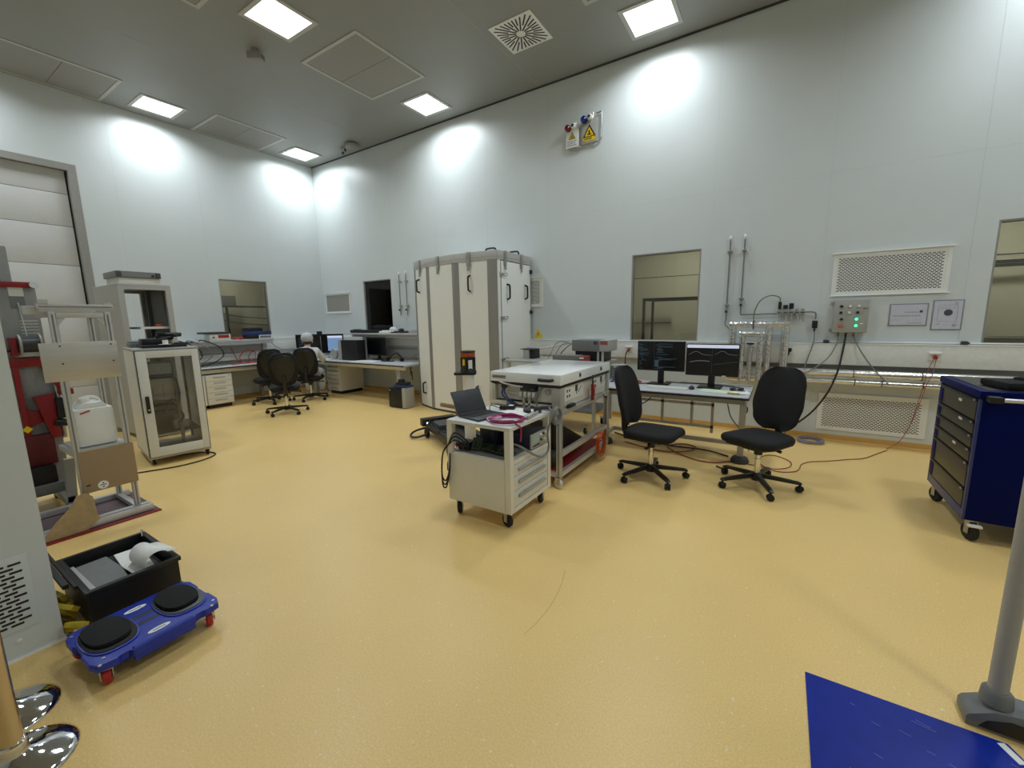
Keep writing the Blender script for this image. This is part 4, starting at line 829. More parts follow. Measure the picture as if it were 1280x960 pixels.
one('cable', 'cable_grey', 'grey cable from control box sweeping down left to the foil pipes', 'cable', ('t', [(.57, YW-.07, 1.3), (.56, YW-.1, 1.2), (.5, YW-.15, 1.05), (.38, YW-.2, .92), (.25, YW-.21, .82)], .007))
one('cable', 'cable_black', 'thick black cable from control box sweeping down behind the chair', 'cable', ('t', [(.638, YW-.07, 1.29), (.62, YW-.12, 1.1), (.58, YW-.2, .85), (.5, YW-.22, .6), (.36, YW-.2, .35), (.16, YW-.2, .15), (-.05, YW-.25, .05), (-.3, YW-.4, .012)], .011))
one('cable', 'cable_grey', 'grey cable from control box sweeping down right to the foil pipes', 'cable', ('t', [(.71, YW-.07, 1.3), (.74, YW-.11, 1.2), (.82, YW-.16, 1.05), (.92, YW-.21, .9), (1.05, YW-.21, .75)], .007))
def poster(x0, x1, z0, z1, label, kind):
    t = thing('framed_notice', label, 'notice', ((x0+x1)/2, YW-.006, z0)); y = YW-.006
    part('frame', 'poster_frame', t, ('b', x0, x1, y, YW, z0, z1, .002)); s = part('sheet', 'poster_paper', t, ('b', x0+.012, x1-.012, y-.001, y+.001, z0+.012, z1-.012)); y -= .0018
    if kind == 0:
        for r, (a, b, h) in enumerate(((.42, .8, .012), (.1, .86, .013), (.08, .4, .004))):
            for k in range(int((b-a)*(x1-x0)/.018)): part('lettering', 'ink_light', s, ('b', x0+a*(x1-x0)+.018*k, x0+a*(x1-x0)+.018*k+.012, y, y+.001, z1-.1-.04*r, z1-.1-.04*r+h))
        part('emblem', 'ink', s, ('b', x1-.07, x1-.045, y, y+.001, z1-.1, z1-.075)); part('footer', 'ink_light', s, ('b', x1-.16, x1-.04, y, y+.001, z0+.03, z0+.036))
    else:
        a, b, c, d = x0+.045, x1-.045, z0+.09, z1-.06
        part('plan_outline', 'ink_light', s, ('b', a, b, y, y+.001, c, c+.003), ('b', a, b, y, y+.001, d, d+.003), ('b', a, a+.003, y, y+.001, c, d), ('b', b-.003, b, y, y+.001, c, d)); part('emblem', 'ink', s, ('c', ((a+b)/2+.005, y, (c+d)/2+.01), ((a+b)/2+.005, y+.001, (c+d)/2+.01), .034, .034, 20))
        part('table', 'ink_light', s, *[('b', b-.03, b, y, y+.001, z0+.035+.008*k, z0+.039+.008*k) for k in range(4)], *[('b', b-.03, b-.002, y, y+.001, d+.01+.008*k, d+.013+.008*k) for k in range(3)])
        part('lettering', 'ink_light', s, *[('b', a+.02+.03*k, a+.035+.03*k, y, y+.001, d-.03, d-.022) for k in range(4)], ('b', a, a+.02, y, y+.001, c-.03, c-.022))
poster(1.01, 1.33, 1.395, 1.64, 'landscape notice in grey frame right of the control box', 0)
poster(1.36, 1.6, 1.35, 1.67, 'portrait notice with dark round emblem right of the landscape notice', 1)
def socket(x, z, label, cap='off_white'):
    t = thing('wall_socket', label, 'socket', (x, YW-.09, z-.05))
    part('plate', cap, t, ('b', x-.05, x+.05, YW-.1, YW-.085, z-.045, z+.045, .004)); part('lid', cap, t, ('b', x-.045, x+.045, YW-.125, YW-.098, z+.02, z+.04, .004)); part('plug', 'red_plastic', t, ('c', (x, YW-.1, z-.01), (x, YW-.135, z-.015), .02, .017, 12))
socket(1.41, 1.075, 'white wall socket with red plugs above the blue tool cabinet'); socket(-1.9, 1.075, 'white wall socket with red plug left of the code monitor')
t = thing('wall_socket', 'small grey socket with black plug right of the foil pipes', 'socket', (.1, YW-.09, 1.07)); part('plate', 'off_white', t, ('b', .07, .16, YW-.095, YW-.085, 1.05, 1.14, .003)); part('plug', 'black_plastic', t, ('b', .08, .125, YW-.13, YW-.095, 1.09, 1.135, .005))
one('cable', 'cable_black', 'thick black cable dropping left from the plug by the foil pipes', 'cable', ('t', [(.1, YW-.13, 1.1), (.07, YW-.16, 1.0), (.0, YW-.2, .85), (-.06, YW-.22, .72), (-.1, YW-.22, .6)], .012))
one('cable', 'cable_black', 'black cable dropping from the red socket left of the monitors', 'cable', ('t', [(-1.9, YW-.14, 1.06), (-1.93, YW-.16, .98), (-1.93, YW-.16, .7), (-1.9, YW-.14, .3), (-1.85, YW-.14, .05)], .008))
for k, dx in enumerate((0, .035)): one('cable', 'red_cable', ['red cable hanging from the white socket, left of the pair', 'red cable hanging from the white socket, right of the pair'][k], 'cable', ('t', [(1.4+dx*.4, YW-.14, 1.06), (1.37+dx, YW-.15, .98), (1.34+dx*1.3, YW-.2, .88), (1.33+dx*.6, YW-.21, .78), (1.32+dx*.5, YW-.14, .6), (1.28, YW-.12, .3), (1.2, YW-.14, .1), (1.1, YW-.16, .01)], .0032))
one('cable', 'red_cable', 'long thin red cable winding across the floor behind the right chair', 'cable', ('t', [(1.1, YW-.2, .008), (.98, 5.9, .006), (.84, 5.65, .006), (.69, 5.52, .006), (.5, 5.35, .006), (.35, 5.24, .006), (.27, 5.1, .006), (.25, 4.95, .006), (.2, 4.82, .006), (.05, 4.75, .006), (-.08, 4.9, .006), (-.1, 5.15, .006), (.02, 5.3, .006), (.17, 5.15, .008), (.16, 4.93, .01), (.02, 4.8, .01), (-.2, 4.85, .006)], .0045))
one('cable_coil', 'cable_lilac', 'grey lilac cable coil lying on the floor beside the wall', 'cable', ('t', loops((.39, 6.1, .012), .125, 7, .004, .16, 21), .008))
for x, l in ((.46, 'small dark clip on the wall duct left of the control box'), (1.63, 'small dark clip on the wall duct left of the right edge window')): one('rail_clip', 'dark_grey', l, 'clip', ('b', x-.025, x+.025, YW-.06, YW-.02, 1.197, 1.235, .004), ('b', x-.01, x+.035, YW-.07, YW-.05, 1.205, 1.225, .003))
one('duct_rail', 'gloss_white', 'thin white rail along the top of the wall duct', 'rail', ('b', .36, 3.3, YW-.02, YW-.004, 1.205, 1.22, .002))
t = thing('warning_sign', 'yellow triangular warning sign on the wall at the chamber edge', 'sign', (-3.5, YW-.004, 1.22)); part('plate', 'yellow', t, ('p', [(-3.59, 1.22), (-3.41, 1.22), (-3.5, 1.38)], YW-.004, YW, 'xz')); part('symbol', 'black_plastic', t, ('p', [(-3.51, 1.25), (-3.485, 1.29), (-3.5, 1.29), (-3.49, 1.335), (-3.515, 1.28), (-3.5, 1.28)], YW-.0055, YW-.004, 'xz'))
# signal beacons high on the wall
def beacon(x0, x1, z0, z1, label, plate, lens, big):
    t = thing('signal_beacon', label, 'warning light', ((x0+x1)/2, YW-.05, z0)); y = YW-.045; xc = (x0+x1)/2; w_ = x1-x0
    part('back_plate', plate, t, ('b', x0, x1, y, y+.012, z0, z1, .003)); part('stand_off', 'zinc', t, *[('c', (x, y+.01, z), (x, YW, z), .012) for x in (x0+.03, x1-.03) for z in (z0+.04, z1-.04)])
    part('coloured_lamp', lens, t, ('l', [(.046, 0), (.048, -.03), (.044, -.055), (.024, -.075)], (x0+.045, y, z1-.005), 20, 'y')); part('white_lamp', 'off_white', t, ('l', [(.042, 0), (.044, -.03), (.038, -.05), (.02, -.058)], (x0+.135, y, z1+.01), 20, 'y')); part('lamp_ring', 'dark_grey', t, ('l', [(.02, 0), (.022, -.004)], (x0+.135, y-.059, z1+.01), 16, 'y'))
    s = .1 if big else .055; zc = z1-.17 if big else z1-.115
    sg = part('warning_triangle', 'black_plastic', t, ('p', [(xc-s, zc-s*.8), (xc+s, zc-s*.8), (xc, zc+s*.95)], y-.003, y, 'xz')); s2 = s*.72
    part('triangle_face', 'yellow', sg, ('p', [(xc-s2, zc-s*.68), (xc+s2, zc-s*.68), (xc, zc+s2*.82)], y-.005, y-.002, 'xz')); part('symbol', 'black_plastic', sg, ('b', xc-s*.3, xc+s*.35, y-.006, y-.004, zc-s*.52, zc-s*.38), ('b', xc-s*.1, xc+s*.12, y-.006, y-.004, zc-s*.38, zc+s*.1))
    if big: part('text_strip', 'yellow', t, ('b', x0+.03, x1-.03, y-.003, y, z0+.03, z0+.09)); part('lettering', 'ink', t, *[('b', x0+.045+.02*k, x0+.06+.02*k, y-.0045, y-.003, z0+.05, z0+.07) for k in range(6)])
    else: part('lettering', 'ink_light', t, *[('b', x0+.02, x1-.03-.02*(k % 2), y-.0015, y, z0+.03+.028*k, z0+.04+.028*k) for k in range(3)])
    part('conduit', 'zinc', t, ('t', [(x1-.02, YW-.03, z0+.02), (x1+.02, YW-.03, z0-.02), (x1-.03, YW-.03, z0-.035), (x0+.05, YW-.03, z0-.02)] if not big else [(x1-.02, YW-.03, z1+.05), (x1+.06, YW-.03, z1+.06), (x1+.065, YW-.03, z1+.02), (x1+.06, YW-.03, z0+.12), (x1+.05, YW-.03, z0+.02), (x1-.06, YW-.03, z0-.02)], .01), ('c', (xc+.05, YW-.03, z1), (xc+.05, YW-.03, z1+.08), .01))
beacon(-2.97, -2.76, 4.1, 4.38, 'white warning plate with dark red lamp high on the long wall', 'off_white', 'beacon_red', False); beacon(-2.71, -2.47, 4.11, 4.44, 'grey warning plate with blue lamp and yellow triangle high on the long wall', 'grey_metal', 'beacon_blue', True)
# ================================================================== blue tool cabinet
def tool_cabinet():
    x0, x1, y0, y1 = 1.12, 1.95, 3.88, 4.70
    t = thing('tool_cabinet', 'dark blue tool cabinet on wheels cut by the right edge', 'tool cabinet', (1.53, 4.29, 0))
    part('body', 'tool_blue', t, ('b', x0+.012, x1, y0, y1, .15, .985, .006)); part('bumper', 'tool_blue_light', t, ('b', x0, x0+.014, y0, y0+.035, .15, .98, .004), ('b', x0, x0+.014, y1-.035, y1, .15, .98, .004), ('b', x0, x0+.014, y0+.035, y1-.035, .15, .215, .003))
    part('top_tray', 'tool_blue', t, ('b', x0-.006, x1, y0-.006, y1+.006, .985, 1.035, .008)); part('top_mat', 'black_plastic', t, ('b', x0+.04, x1-.03, y0+.04, y1-.04, 1.033, 1.038))
    zs = [.222, .365, .545, .64, .735, .83, .98]
    for a, b in zip(zs, zs[1:]):
        d = part('drawer', 'drawer_olive', t, ('b', x0-.004, x0+.012, y0+.037, y1-.037, a+.004, b-.022, .003)); part('grip_rail', 'black_plastic', d, ('b', x0-.008, x0+.01, y0+.037, y1-.037, b-.022, b-.004, .003))
        part('latch', 'tool_blue', d, ('b', x0-.007, x0-.003, y1-.12, y1-.045, a+.01, b-.03, .002))
        for y in (y0+.06, y1-.06): part('clip', 'zinc', d, ('b', x0-.012, x0-.006, y-.015, y+.015, b-.02, b-.008))
    for z, y in ((.915, 4.2), (.79, 4.15), (.6, 4.2)): part('label_holder', 'off_white', t, ('b', x0-.007, x0-.003, y-.03, y+.03, z, z+.018))
    h = part('push_handle', 'alu', t, ('c', (x0+.07, y0-.06, .99), (x1-.1, y0-.06, .99), .014)); part('handle_mount', 'black_plastic', h, ('b', x0+.02, x0+.085, y0-.08, y0, .97, 1.01, .008)); part('handle_mount', 'black_plastic', h, ('b', x1-.14, x1-.06, y0-.08, y0, .97, 1.01, .008))
    for x, y in ((x0+.06, y0+.04), (x0+.05, y1-.07), (x1-.08, y0+.04), (x1-.08, y1-.07)): caster(t, x, y, .062, rz=.35, top=.152, w=.036)
    part('caster_brake', 'off_white', t, ('b', x0+.03, x0+.1, y0-.02, y0+.02, .11, .125, .004))
tool_cabinet()
one('tool_pouch', 'black_fabric', 'black tool pouch lying on top of the blue tool cabinet', 'pouch', ('m', at(1.42, 4.12, 1.038, .2), ('b', -.2, .24, -.14, .14, 0, .05, .02)), ('m', at(1.5, 4.16, 1.04, .5), ('b', -.15, .15, -.08, .08, .03, .07, .02)))
t = thing('screwdriver', 'orange handled screwdriver on the far corner of the blue tool cabinet', 'screwdriver', (1.32, 4.5, 1.039)); part('handle', 'orange', t, ('c', (1.29, 4.49, 1.05), (1.34, 4.48, 1.05), .011, .009, 10)); part('shaft', 'zinc', t, ('c', (1.34, 4.48, 1.052), (1.45, 4.455, 1.052), .004, .004, 8))
one('tape_roll', 'paper', 'cream tape roll beside the pouch on the blue tool cabinet', 'tape', ('l', [(.02, 0), (.04, 0), (.04, .03), (.02, .03)], (1.36, 4.36, 1.039), 20))
one('wipe_cloth', 'paper', 'white cloth at the right end of the blue tool cabinet top', 'cloth', ('m', at(1.74, 3.97, 1.039, .1), ('b', -.12, .12, -.03, .03, 0, .015, .006)), ('m', at(1.76, 3.97, 1.05, .2), ('b', -.06, .08, -.02, .02, 0, .02, .008)))
# ================================================================== blue mat and grey stand at lower right
t = thing('sticky_mat', 'dark blue sticky floor mat in the lower right corner', 'mat', (.5, 1.6, 0))
part('sheet', 'mat_blue', t, ('p', [(.19, .98), (.85, .98), (.85, 1.9), (.79, 2.035), (.19, 2.035)], .0, .004)); part('corner_tab', 'paper', t, ('m', at(.79, 1.985, .0042, -1.1), ('b', -.045, .03, -.012, .012, 0, .001)))
rnd = random.Random(2)
def scuffs(bm):
    for k in range(46):
        x, y = .3+.5*rnd.random(), 1.2+.78*rnd.random(); l = .008+.03*rnd.random()**2; a = -.35+.15*rnd.random()
        _xf(bm, at(x, y, .0041, a), ('b', -l, l, -.0012, .0012, 0, .0004))
part('scuffs', 'scuff', t, ('f', scuffs), kind='stuff')
t = thing('display_stand', 'grey pole stand with wedge foot at the lower right edge', 'stand', (.87, 2.1, 0))
M = at(.775, 2.12, 0, math.radians(-2))
part('foot', 'mid_grey', t, ('m', M, ('p', [(-.085, 0), (-.085, .035), (-.075, .05), (-.01, .09), (.06, .1), (.4, .1), (.4, 0)], -.055, .055, 'xz', .008))); part('foot_recess', 'black_plastic', t, ('m', M, ('p', [(-.05, .012), (-.03, .045), (.03, .07), (.14, .07), (.22, .015)], -.0575, -.054, 'xz')))
part('collar', 'mid_grey', t, ('m', M, ('l', [(.046, .095), (.042, .14), (.034, .15)], (.0, 0, 0), 24))); part('pole', 'grey_metal', t, ('c', (.775, 2.12, .15), (.775, 2.12, 1.9), .028, .028, 24)); part('pole_cap', 'black_plastic', t, ('l', [(.03, 1.9), (.03, 1.92), (.02, 1.93)], (.775, 2.12, 0), 24))
# ================================================================== benches in the far corner
def bench_a():
    t = thing('work_bench', 'long grey work bench with raised shelf along the end wall', 'bench', (-9.08, 3.8, 0))
    part('bench_top', 'bench_top', t, ('b', -9.42, -8.75, 2.45, 5.2, .722, .752, .003)); part('edge_band', 'bench_edge', t, ('b', -8.75, -8.745, 2.45, 5.2, .722, .744)); part('apron', 'beige_metal', t, ('b', -8.85, -8.82, 2.5, 5.15, .65, .722))
    for y in (2.5, 4.55):
        part('leg', 'grey_metal', t, ('b', -8.9, -8.83, y, y+.06, 0, .65)); part('leg', 'grey_metal', t, ('b', -9.4, -9.33, y, y+.06, 0, .722))
    for y in (2.6, 4.68): part('upright', 'alu_dull', t, ('b', -9.4, -9.32, y, y+.08, .752, 1.2))
    part('shelf', 'bench_top', t, ('b', -9.41, -9.08, 2.5, 4.8, 1.2, 1.235, .003)); part('shelf_rail', 'alu_dull', t, ('b', -9.12, -9.09, 2.55, 4.78, 1.14, 1.2)); part('socket_strip', 'white_metal', t, ('b', -9.4, -9.34, 2.68, 4.68, .82, .96, .003)); part('socket_strip', 'grey_metal', t, ('b', -9.4, -9.36, 2.68, 4.68, .97, 1.1, .003))
bench_a()
def bench_b():
    t = thing('work_bench', 'long grey work bench with raised shelf left of the white chamber', 'bench', (-7.5, 5.7, 0))
    part('bench_top', 'bench_top', t, ('b', -9.41, -5.68, 5.25, 6.2, .722, .752, .003)); part('edge_band', 'bench_edge', t, ('b', -8.74, -5.68, 5.245, 5.25, .722, .744)); part('apron', 'beige_metal', t, ('b', -8.7, -5.75, 5.33, 5.36, .65, .722))
    for x in (-8.65, -5.98): part('leg', 'grey_metal', t, ('b', x, x+.1, 5.33, 5.4, 0, .65, .004)); part('leg', 'grey_metal', t, ('b', x, x+.1, 6.1, 6.17, 0, .722, .004))
    for x in (-7.8, -5.8): part('upright', 'alu_dull', t, ('b', x, x+.12, 6.05, 6.12, .752, 1.28))
    part('shelf', 'bench_top', t, ('b', -8.05, -5.6, 5.75, 6.18, 1.28, 1.31, .003)); part('shelf_rail', 'alu_dull', t, ('b', -7.95, -5.7, 5.9, 5.95, 1.22, 1.28)); part('socket_strip', 'white_metal', t, ('b', -7.66, -5.82, 6.12, 6.18, 1.04, 1.2, .003)); part('socket_strip', 'grey_metal', t, ('b', -7.66, -5.82, 6.12, 6.18, .8, .96, .003))
bench_b()
def pedestal(x0, x1, y0, y1, label, front, n):
    t = thing('drawer_pedestal', label, 'drawers', ((x0+x1)/2, (y0+y1)/2, 0))
    part('body', 'beige_metal', t, ('b', x0, x1, y0, y1, .07, .62, .004)); part('plinth', 'black_plastic', t, ('b', x0+.03, x1-.03, y0+.03, y1-.03, 0, .07))
    zs = [.08+.53*i/n for i in range(n+1)]
    for i, (a, b) in enumerate(zip(zs, zs[1:])):
        if front == 'x': d = part('drawer', 'beige_metal', t, ('b', x1, x1+.014, y0+.004, y1-.004, a+.003, b-.003, .003)); part('handle', 'grey_metal', d, ('b', x1+.013, x1+.03, (y0+y1)/2-.1, (y0+y1)/2+.1, b-.04, b-.025, .004))
        else: d = part('drawer', 'beige_metal', t, ('b', x0+.004, x1-.004, y0-.014, y0, a+.003, b-.003, .003)); part('handle', 'grey_metal', d, ('b', x0+.05, x1-.05, y0-.03, y0-.013, b-.03, b-.018, .004))
    if front == 'x': part('lock', 'black_plastic', t, ('c', (x1+.01, y1-.05, .6), (x1+.02, y1-.05, .6), .008))
    else: part('lock', 'black_plastic', t, ('c', (x1-.06, y0-.01, .6), (x1-.06, y0-.022, .6), .008))
pedestal(-9.3, -8.78, 3.33, 3.77, 'cream drawer unit under the end wall bench', 'x', 5)
pedestal(-9.3, -8.78, 2.85, 3.32, 'cream cupboard unit mostly hidden behind the glazed rack cabinet', 'x', 2)
pedestal(-8.35, -7.92, 5.5, 6.1, 'cream drawer unit under the bench left of the chamber', 'y', 6)
# things on the end wall bench
t = thing('instrument', 'white red instrument with dark lid on the end wall shelf', 'instrument', (-9.2, 3.78, 1.236)); part('case', 'off_white', t, ('b', -9.35, -9.1, 3.62, 3.98, 1.236, 1.36, .005)); part('display', 'red_plastic', t, ('b', -9.1, -9.096, 3.76, 3.95, 1.285, 1.34)); part('lid', 'dark_grey', t, ('b', -9.38, -9.08, 3.52, 3.96, 1.361, 1.4, .004)); part('knob', 'dark_grey', t, ('c', (-9.1, 3.68, 1.3), (-9.08, 3.68, 1.3), .015))
t = thing('instrument', 'white black instrument under the blue case on the end wall shelf', 'instrument', (-9.2, 4.6, 1.236)); part('case', 'off_white', t, ('b', -9.38, -9.12, 4.52, 4.78, 1.236, 1.31, .004)); part('case', 'black_plastic', t, ('b', -9.38, -9.12, 4.32, 4.52, 1.236, 1.31, .004)); part('grille', 'mid_grey', t, ('b', -9.12, -9.117, 4.54, 4.76, 1.25, 1.295))
t = thing('tool_case', 'blue case with black lid on the end wall shelf below the window', 'case', (-9.25, 4.54, 1.311)); part('body', 'blue_box', t, ('b', -9.38, -9.12, 4.3, 4.78, 1.311, 1.39, .008)); part('lid', 'black_plastic', t, ('b', -9.38, -9.15, 4.33, 4.62, 1.391, 1.46, .008))
one('cable_bundle', 'red_plastic', 'red cable bundle lying between instruments on the end wall shelf', 'cable', ('t', loops((-9.2, 4.15, 1.245), .09, 4, .008, .4, 31), .01))
one('power_adapter', 'black_plastic', 'black box adapter at the near end of the end wall shelf', 'adapter', ('b', -9.3, -9.12, 2.95, 3.12, 1.236, 1.34, .02), ('b', -9.24, -9.16, 2.98, 3.09, 1.34, 1.35, .004))
for k, (y, m, l) in enumerate(((3.14, 'cable_black', 'black cable dropping in a long loop from the end wall shelf'), (3.3, 'cable_grey', 'grey cable dropping in a long loop from the end wall shelf'), (3.5, 'cable_black', 'thin black cable draped below the end wall shelf'))):
    one('cable', m, l, 'cable', ('t', [(-9.15, y-.05, 1.245), (-9.06, y, 1.25), (-9.02, y+.22, 1.12), (-9.02, y+.28, .95), (-9.05, y+.1, .82), (-9.08, y-.12, .765)], .011))
for k, (y, l) in enumerate(((4.15, 'red cable loop standing on the end wall bench'), (4.32, 'second red cable loop nearer the corner on the end wall bench'))):
    one('cable', 'red_plastic', l, 'cable', ('t', [(-9.0, y-.25, .762), (-9.1, y-.05, .77), (-9.2, y, .9), (-9.2, y+.15, 1.02), (-9.15, y+.28, .95), (-9.1, y+.2, .8), (-9.05, y, .765), (-8.98, y+.2, .765)], .008))
one('cable', 'red_plastic', 'red lead hanging straight from a plug above the end wall bench', 'cable', ('t', [(-9.33, 4.05, 1.08), (-9.3, 4.07, 1.0), (-9.28, 4.12, .85), (-9.2, 4.15, .765)], .007))
one('cable', 'blue_box', 'blue cable heap on the end wall bench beside the rack cabinet', 'cable', ('t', loops((-8.95, 3.2, .765), .09, 3, .012, .5, 41), .014))
one('cable', 'cable_grey', 'thin grey cable along the end wall from shelf to corner monitors', 'cable', ('t', [(-9.33, 4.8, 1.2), (-9.36, 5.0, 1.02), (-9.3, 5.2, .95), (-9.2, 5.4, .9), (-9.1, 5.55, .86)], .008))
# corner monitors
def corner_monitor(x, y, rz, label, bright):
    t = thing('monitor', label, 'monitor', (x, y, .753), rz, 'corner monitors', local=True)
    part('foot', 'black_plastic', t, ('b', -.1, .1, -.08, .08, 0, .014, .004)); part('neck', 'black_plastic', t, ('b', -.025, .025, .02, .045, .01, .3)); s = part('screen_housing', 'black_plastic', t, ('b', -.25, .25, -.012, .025, .1, .53, .005)); sc = part('screen', 'screen_dark', s, ('b', -.24, .24, -.0145, -.011, .115, .52))
    if bright: part('window', 'screen_blue', sc, ('b', -.1, .15, -.0155, -.014, .15, .49), ('b', .15, .23, -.0155, -.014, .28, .49)); part('toolbar', 'screen_pale', sc, ('b', -.1, .23, -.0158, -.0154, .44, .49))
    else: part('code_text', 'screen_text', sc, *[('b', -.2, -.2+.1+.2*((i*7) % 5)/5, -.0155, -.014, .14+.04*i, .15+.04*i) for i in range(8)])
corner_monitor(-9.02, 5.52, math.radians(50), 'dark corner monitor left of the seated person', False); corner_monitor(-8.62, 5.86, math.radians(36), 'corner monitor with a bright window right of the seated person', True)
one('webcam', 'black_plastic', 'black webcam on top between the two corner monitors', 'webcam', ('b', -8.86, -8.76, 5.64, 5.72, 1.24, 1.35, .01), ('c', (-8.81, 5.68, .753), (-8.81, 5.68, 1.25), .012))
t = thing('pc_tower', 'grey black computer tower standing on the bench left of the small monitor', 'computer', (-7.56, 5.62, .753)); part('case', 'black_plastic', t, ('b', -7.84, -7.3, 5.5, 5.72, .753, 1.17, .004)); part('front_bezel', 'grey_metal', t, ('b', -7.91, -7.84, 5.5, 5.72, .753, 1.17, .006)); part('edge_trim', 'alu_dull', t, ('b', -7.84, -7.8, 5.496, 5.5, .753, 1.17)); part('drive_bay', 'dark_grey', t, ('b', -7.915, -7.909, 5.53, 5.69, 1.0, 1.12))
t = thing('monitor', 'small black monitor on the bench left of the white chamber', 'monitor', (-7.1, 5.86, .753)); part('foot', 'black_plastic', t, ('b', -7.2, -6.98, 5.78, 5.96, .753, .768, .004)); part('neck', 'black_plastic', t, ('b', -7.12, -7.06, 5.88, 5.91, .76, .95)); s = part('screen_housing', 'black_plastic', t, ('b', -7.4, -6.86, 5.845, 5.88, .85, 1.22, .005)); part('screen', 'screen_dark', s, ('b', -7.385, -6.875, 5.842, 5.846, .87, 1.205))
one('document', 'paper', 'white papers in front of the small monitor on the bench', 'paper', ('m', at(-7.05, 5.5, .753, .1), ('b', -.28, .28, -.13, .13, 0, .006)))
t = thing('headset', 'black headset and cable tangle on the bench right of the small monitor', 'headset', (-6.5, 5.8, .753)); part('band', 'cable_black', t, ('t', [(-6.7, 5.8, .77), (-6.62, 5.82, .86), (-6.5, 5.83, .91), (-6.38, 5.82, .85), (-6.3, 5.8, .77)], .018)); part('ear_pad', 'black_fabric', t, ('s', (-6.7, 5.78, .79), .045)); part('ear_pad', 'black_fabric', t, ('s', (-6.3, 5.78, .79), .045)); part('lead', 'cable_black', t, ('t', [(-6.7, 5.75, .765), (-6.75, 5.65, .762), (-6.6, 5.62, .762), (-6.45, 5.68, .765), (-6.5, 5.75, .765)], .012))
one('cable', 'cable_grey', 'grey cable slanting up to the socket strip beside the chamber', 'cable', ('t', [(-6.35, 5.75, .765), (-6.15, 5.85, .82), (-5.95, 6.0, .95), (-5.85, 6.1, 1.08)], .008))
t = thing('fan_unit', 'small grey round fan unit on the bench beside the computer tower', 'fan', (-8.12, 5.55, .753)); part('base', 'grey_metal', t, ('b', -8.2, -8.04, 5.5, 5.6, .753, .77)); part('ring', 'grey_metal', t, ('l', [(.09, -.03), (.105, -.03), (.105, .03), (.09, .03)], (-8.12, 5.55, .87), 24, 'y')); part('blade', 'dark_grey', t, *[('m', at(-8.12, 5.55, .87) @ Matrix.Rotation(k*math.pi/3, 4, 'Y'), ('b', .01, .085, -.004, .004, -.022, .022)) for k in range(6)])
one('documents', 'paper', 'white papers and cup stack on the corner bench beside the person', 'paper', ('b', -8.45, -8.2, 5.32, 5.5, .753, .765), ('c', (-8.3, 5.62, .753), (-8.3, 5.62, .86), .04))
for k, (x0, x1, y0, z0, z1, m, nm, l) in enumerate(((-7.85, -7.05, 5.78, 1.311, 1.375, 'black_plastic', 'flat_case', 'long flat black case on the shelf left of the chamber'), (-7.35, -7.0, 5.98, 1.376, 1.46, 'black_fabric', 'camera_bag', 'black bag on top of the flat case on the shelf'), (-6.95, -6.7, 5.8, 1.311, 1.35, 'paper', 'packing_paper', 'crumpled white paper on the shelf under the dark window'), (-6.6, -6.2, 5.8, 1.311, 1.335, 'black_plastic', 'tray', 'thin black tray on the shelf near the chamber'), (-6.15, -5.9, 5.85, 1.311, 1.36, 'grey_metal', 'metal_box', 'small grey box on the shelf nearest the chamber'))):
    one(nm, m, l, nm.replace('_', ' '), ('b', x0, x1, y0, y0+.22, z0, z1, .012), ('b', x0+.05, x0+.2, y0+.04, y0+.15, z1-.004, z1+.014, .006))
one('cloth_bag', 'coat', 'grey white cloth heap beside the black bag on the shelf', 'cloth', ('s', (-6.86, 6.1, 1.371), .06, 1.6, .9, 1, 12), ('s', (-6.8, 6.1, 1.361), .05, 1.2, .9, 1, 12))
one('storage_box', 'black_plastic', 'black bundle beside the cloth heap on the shelf', 'bundle', ('s', (-6.6, 6.09, 1.357), .045, 1.6, .9, 1, 12), ('c', (-6.66, 6.09, 1.33), (-6.4, 6.1, 1.33), .018))
t = thing('pc_tower', 'black computer tower lying low on the floor beside the chamber', 'computer', (-5.71, 5.19, 0)); part('case', 'black_plastic', t, ('b', -5.93, -5.59, 5.08, 5.3, .01, .36, .006)); part('edge_panel', 'grey_metal', t, ('b', -5.59, -5.51, 5.08, 5.3, .01, .37, .006)); part('foot', 'rubber_black', t, *[('b', x, x+.04, 5.1, 5.28, 0, .012) for x in (-5.89, -5.59)]); part('badge', 'off_white', t, ('b', -5.91, -5.88, 5.077, 5.08, .31, .325))
one('storage_box', 'blue_box', 'flat blue box on the floor tower under the bench end', 'box', ('b', -5.82, -5.52, 5.1, 5.3, .372, .41, .005)); one('cloth', 'black_plastic', 'dark crumpled bag lying on the flat blue box under the bench', 'bag', ('m', at(-5.67, 5.2, .411, .2), ('b', -.12, .12, -.07, .07, 0, .05, .02)), ('m', at(-5.72, 5.21, .45, .6), ('b', -.06, .06, -.04, .04, 0, .06, .02)))
for k in range(2): one('cable', 'cable_black', ['black cable hanging under the bench end beside the chamber', 'second black cable sagging under the bench end beside the chamber'][k], 'cable', ('t', [(-6.3+.15*k, 5.9, .7), (-6.1, 5.8, .62-.1*k), (-5.95, 5.7, .5), (-5.85, 5.6, .44+.15*k)], .008))
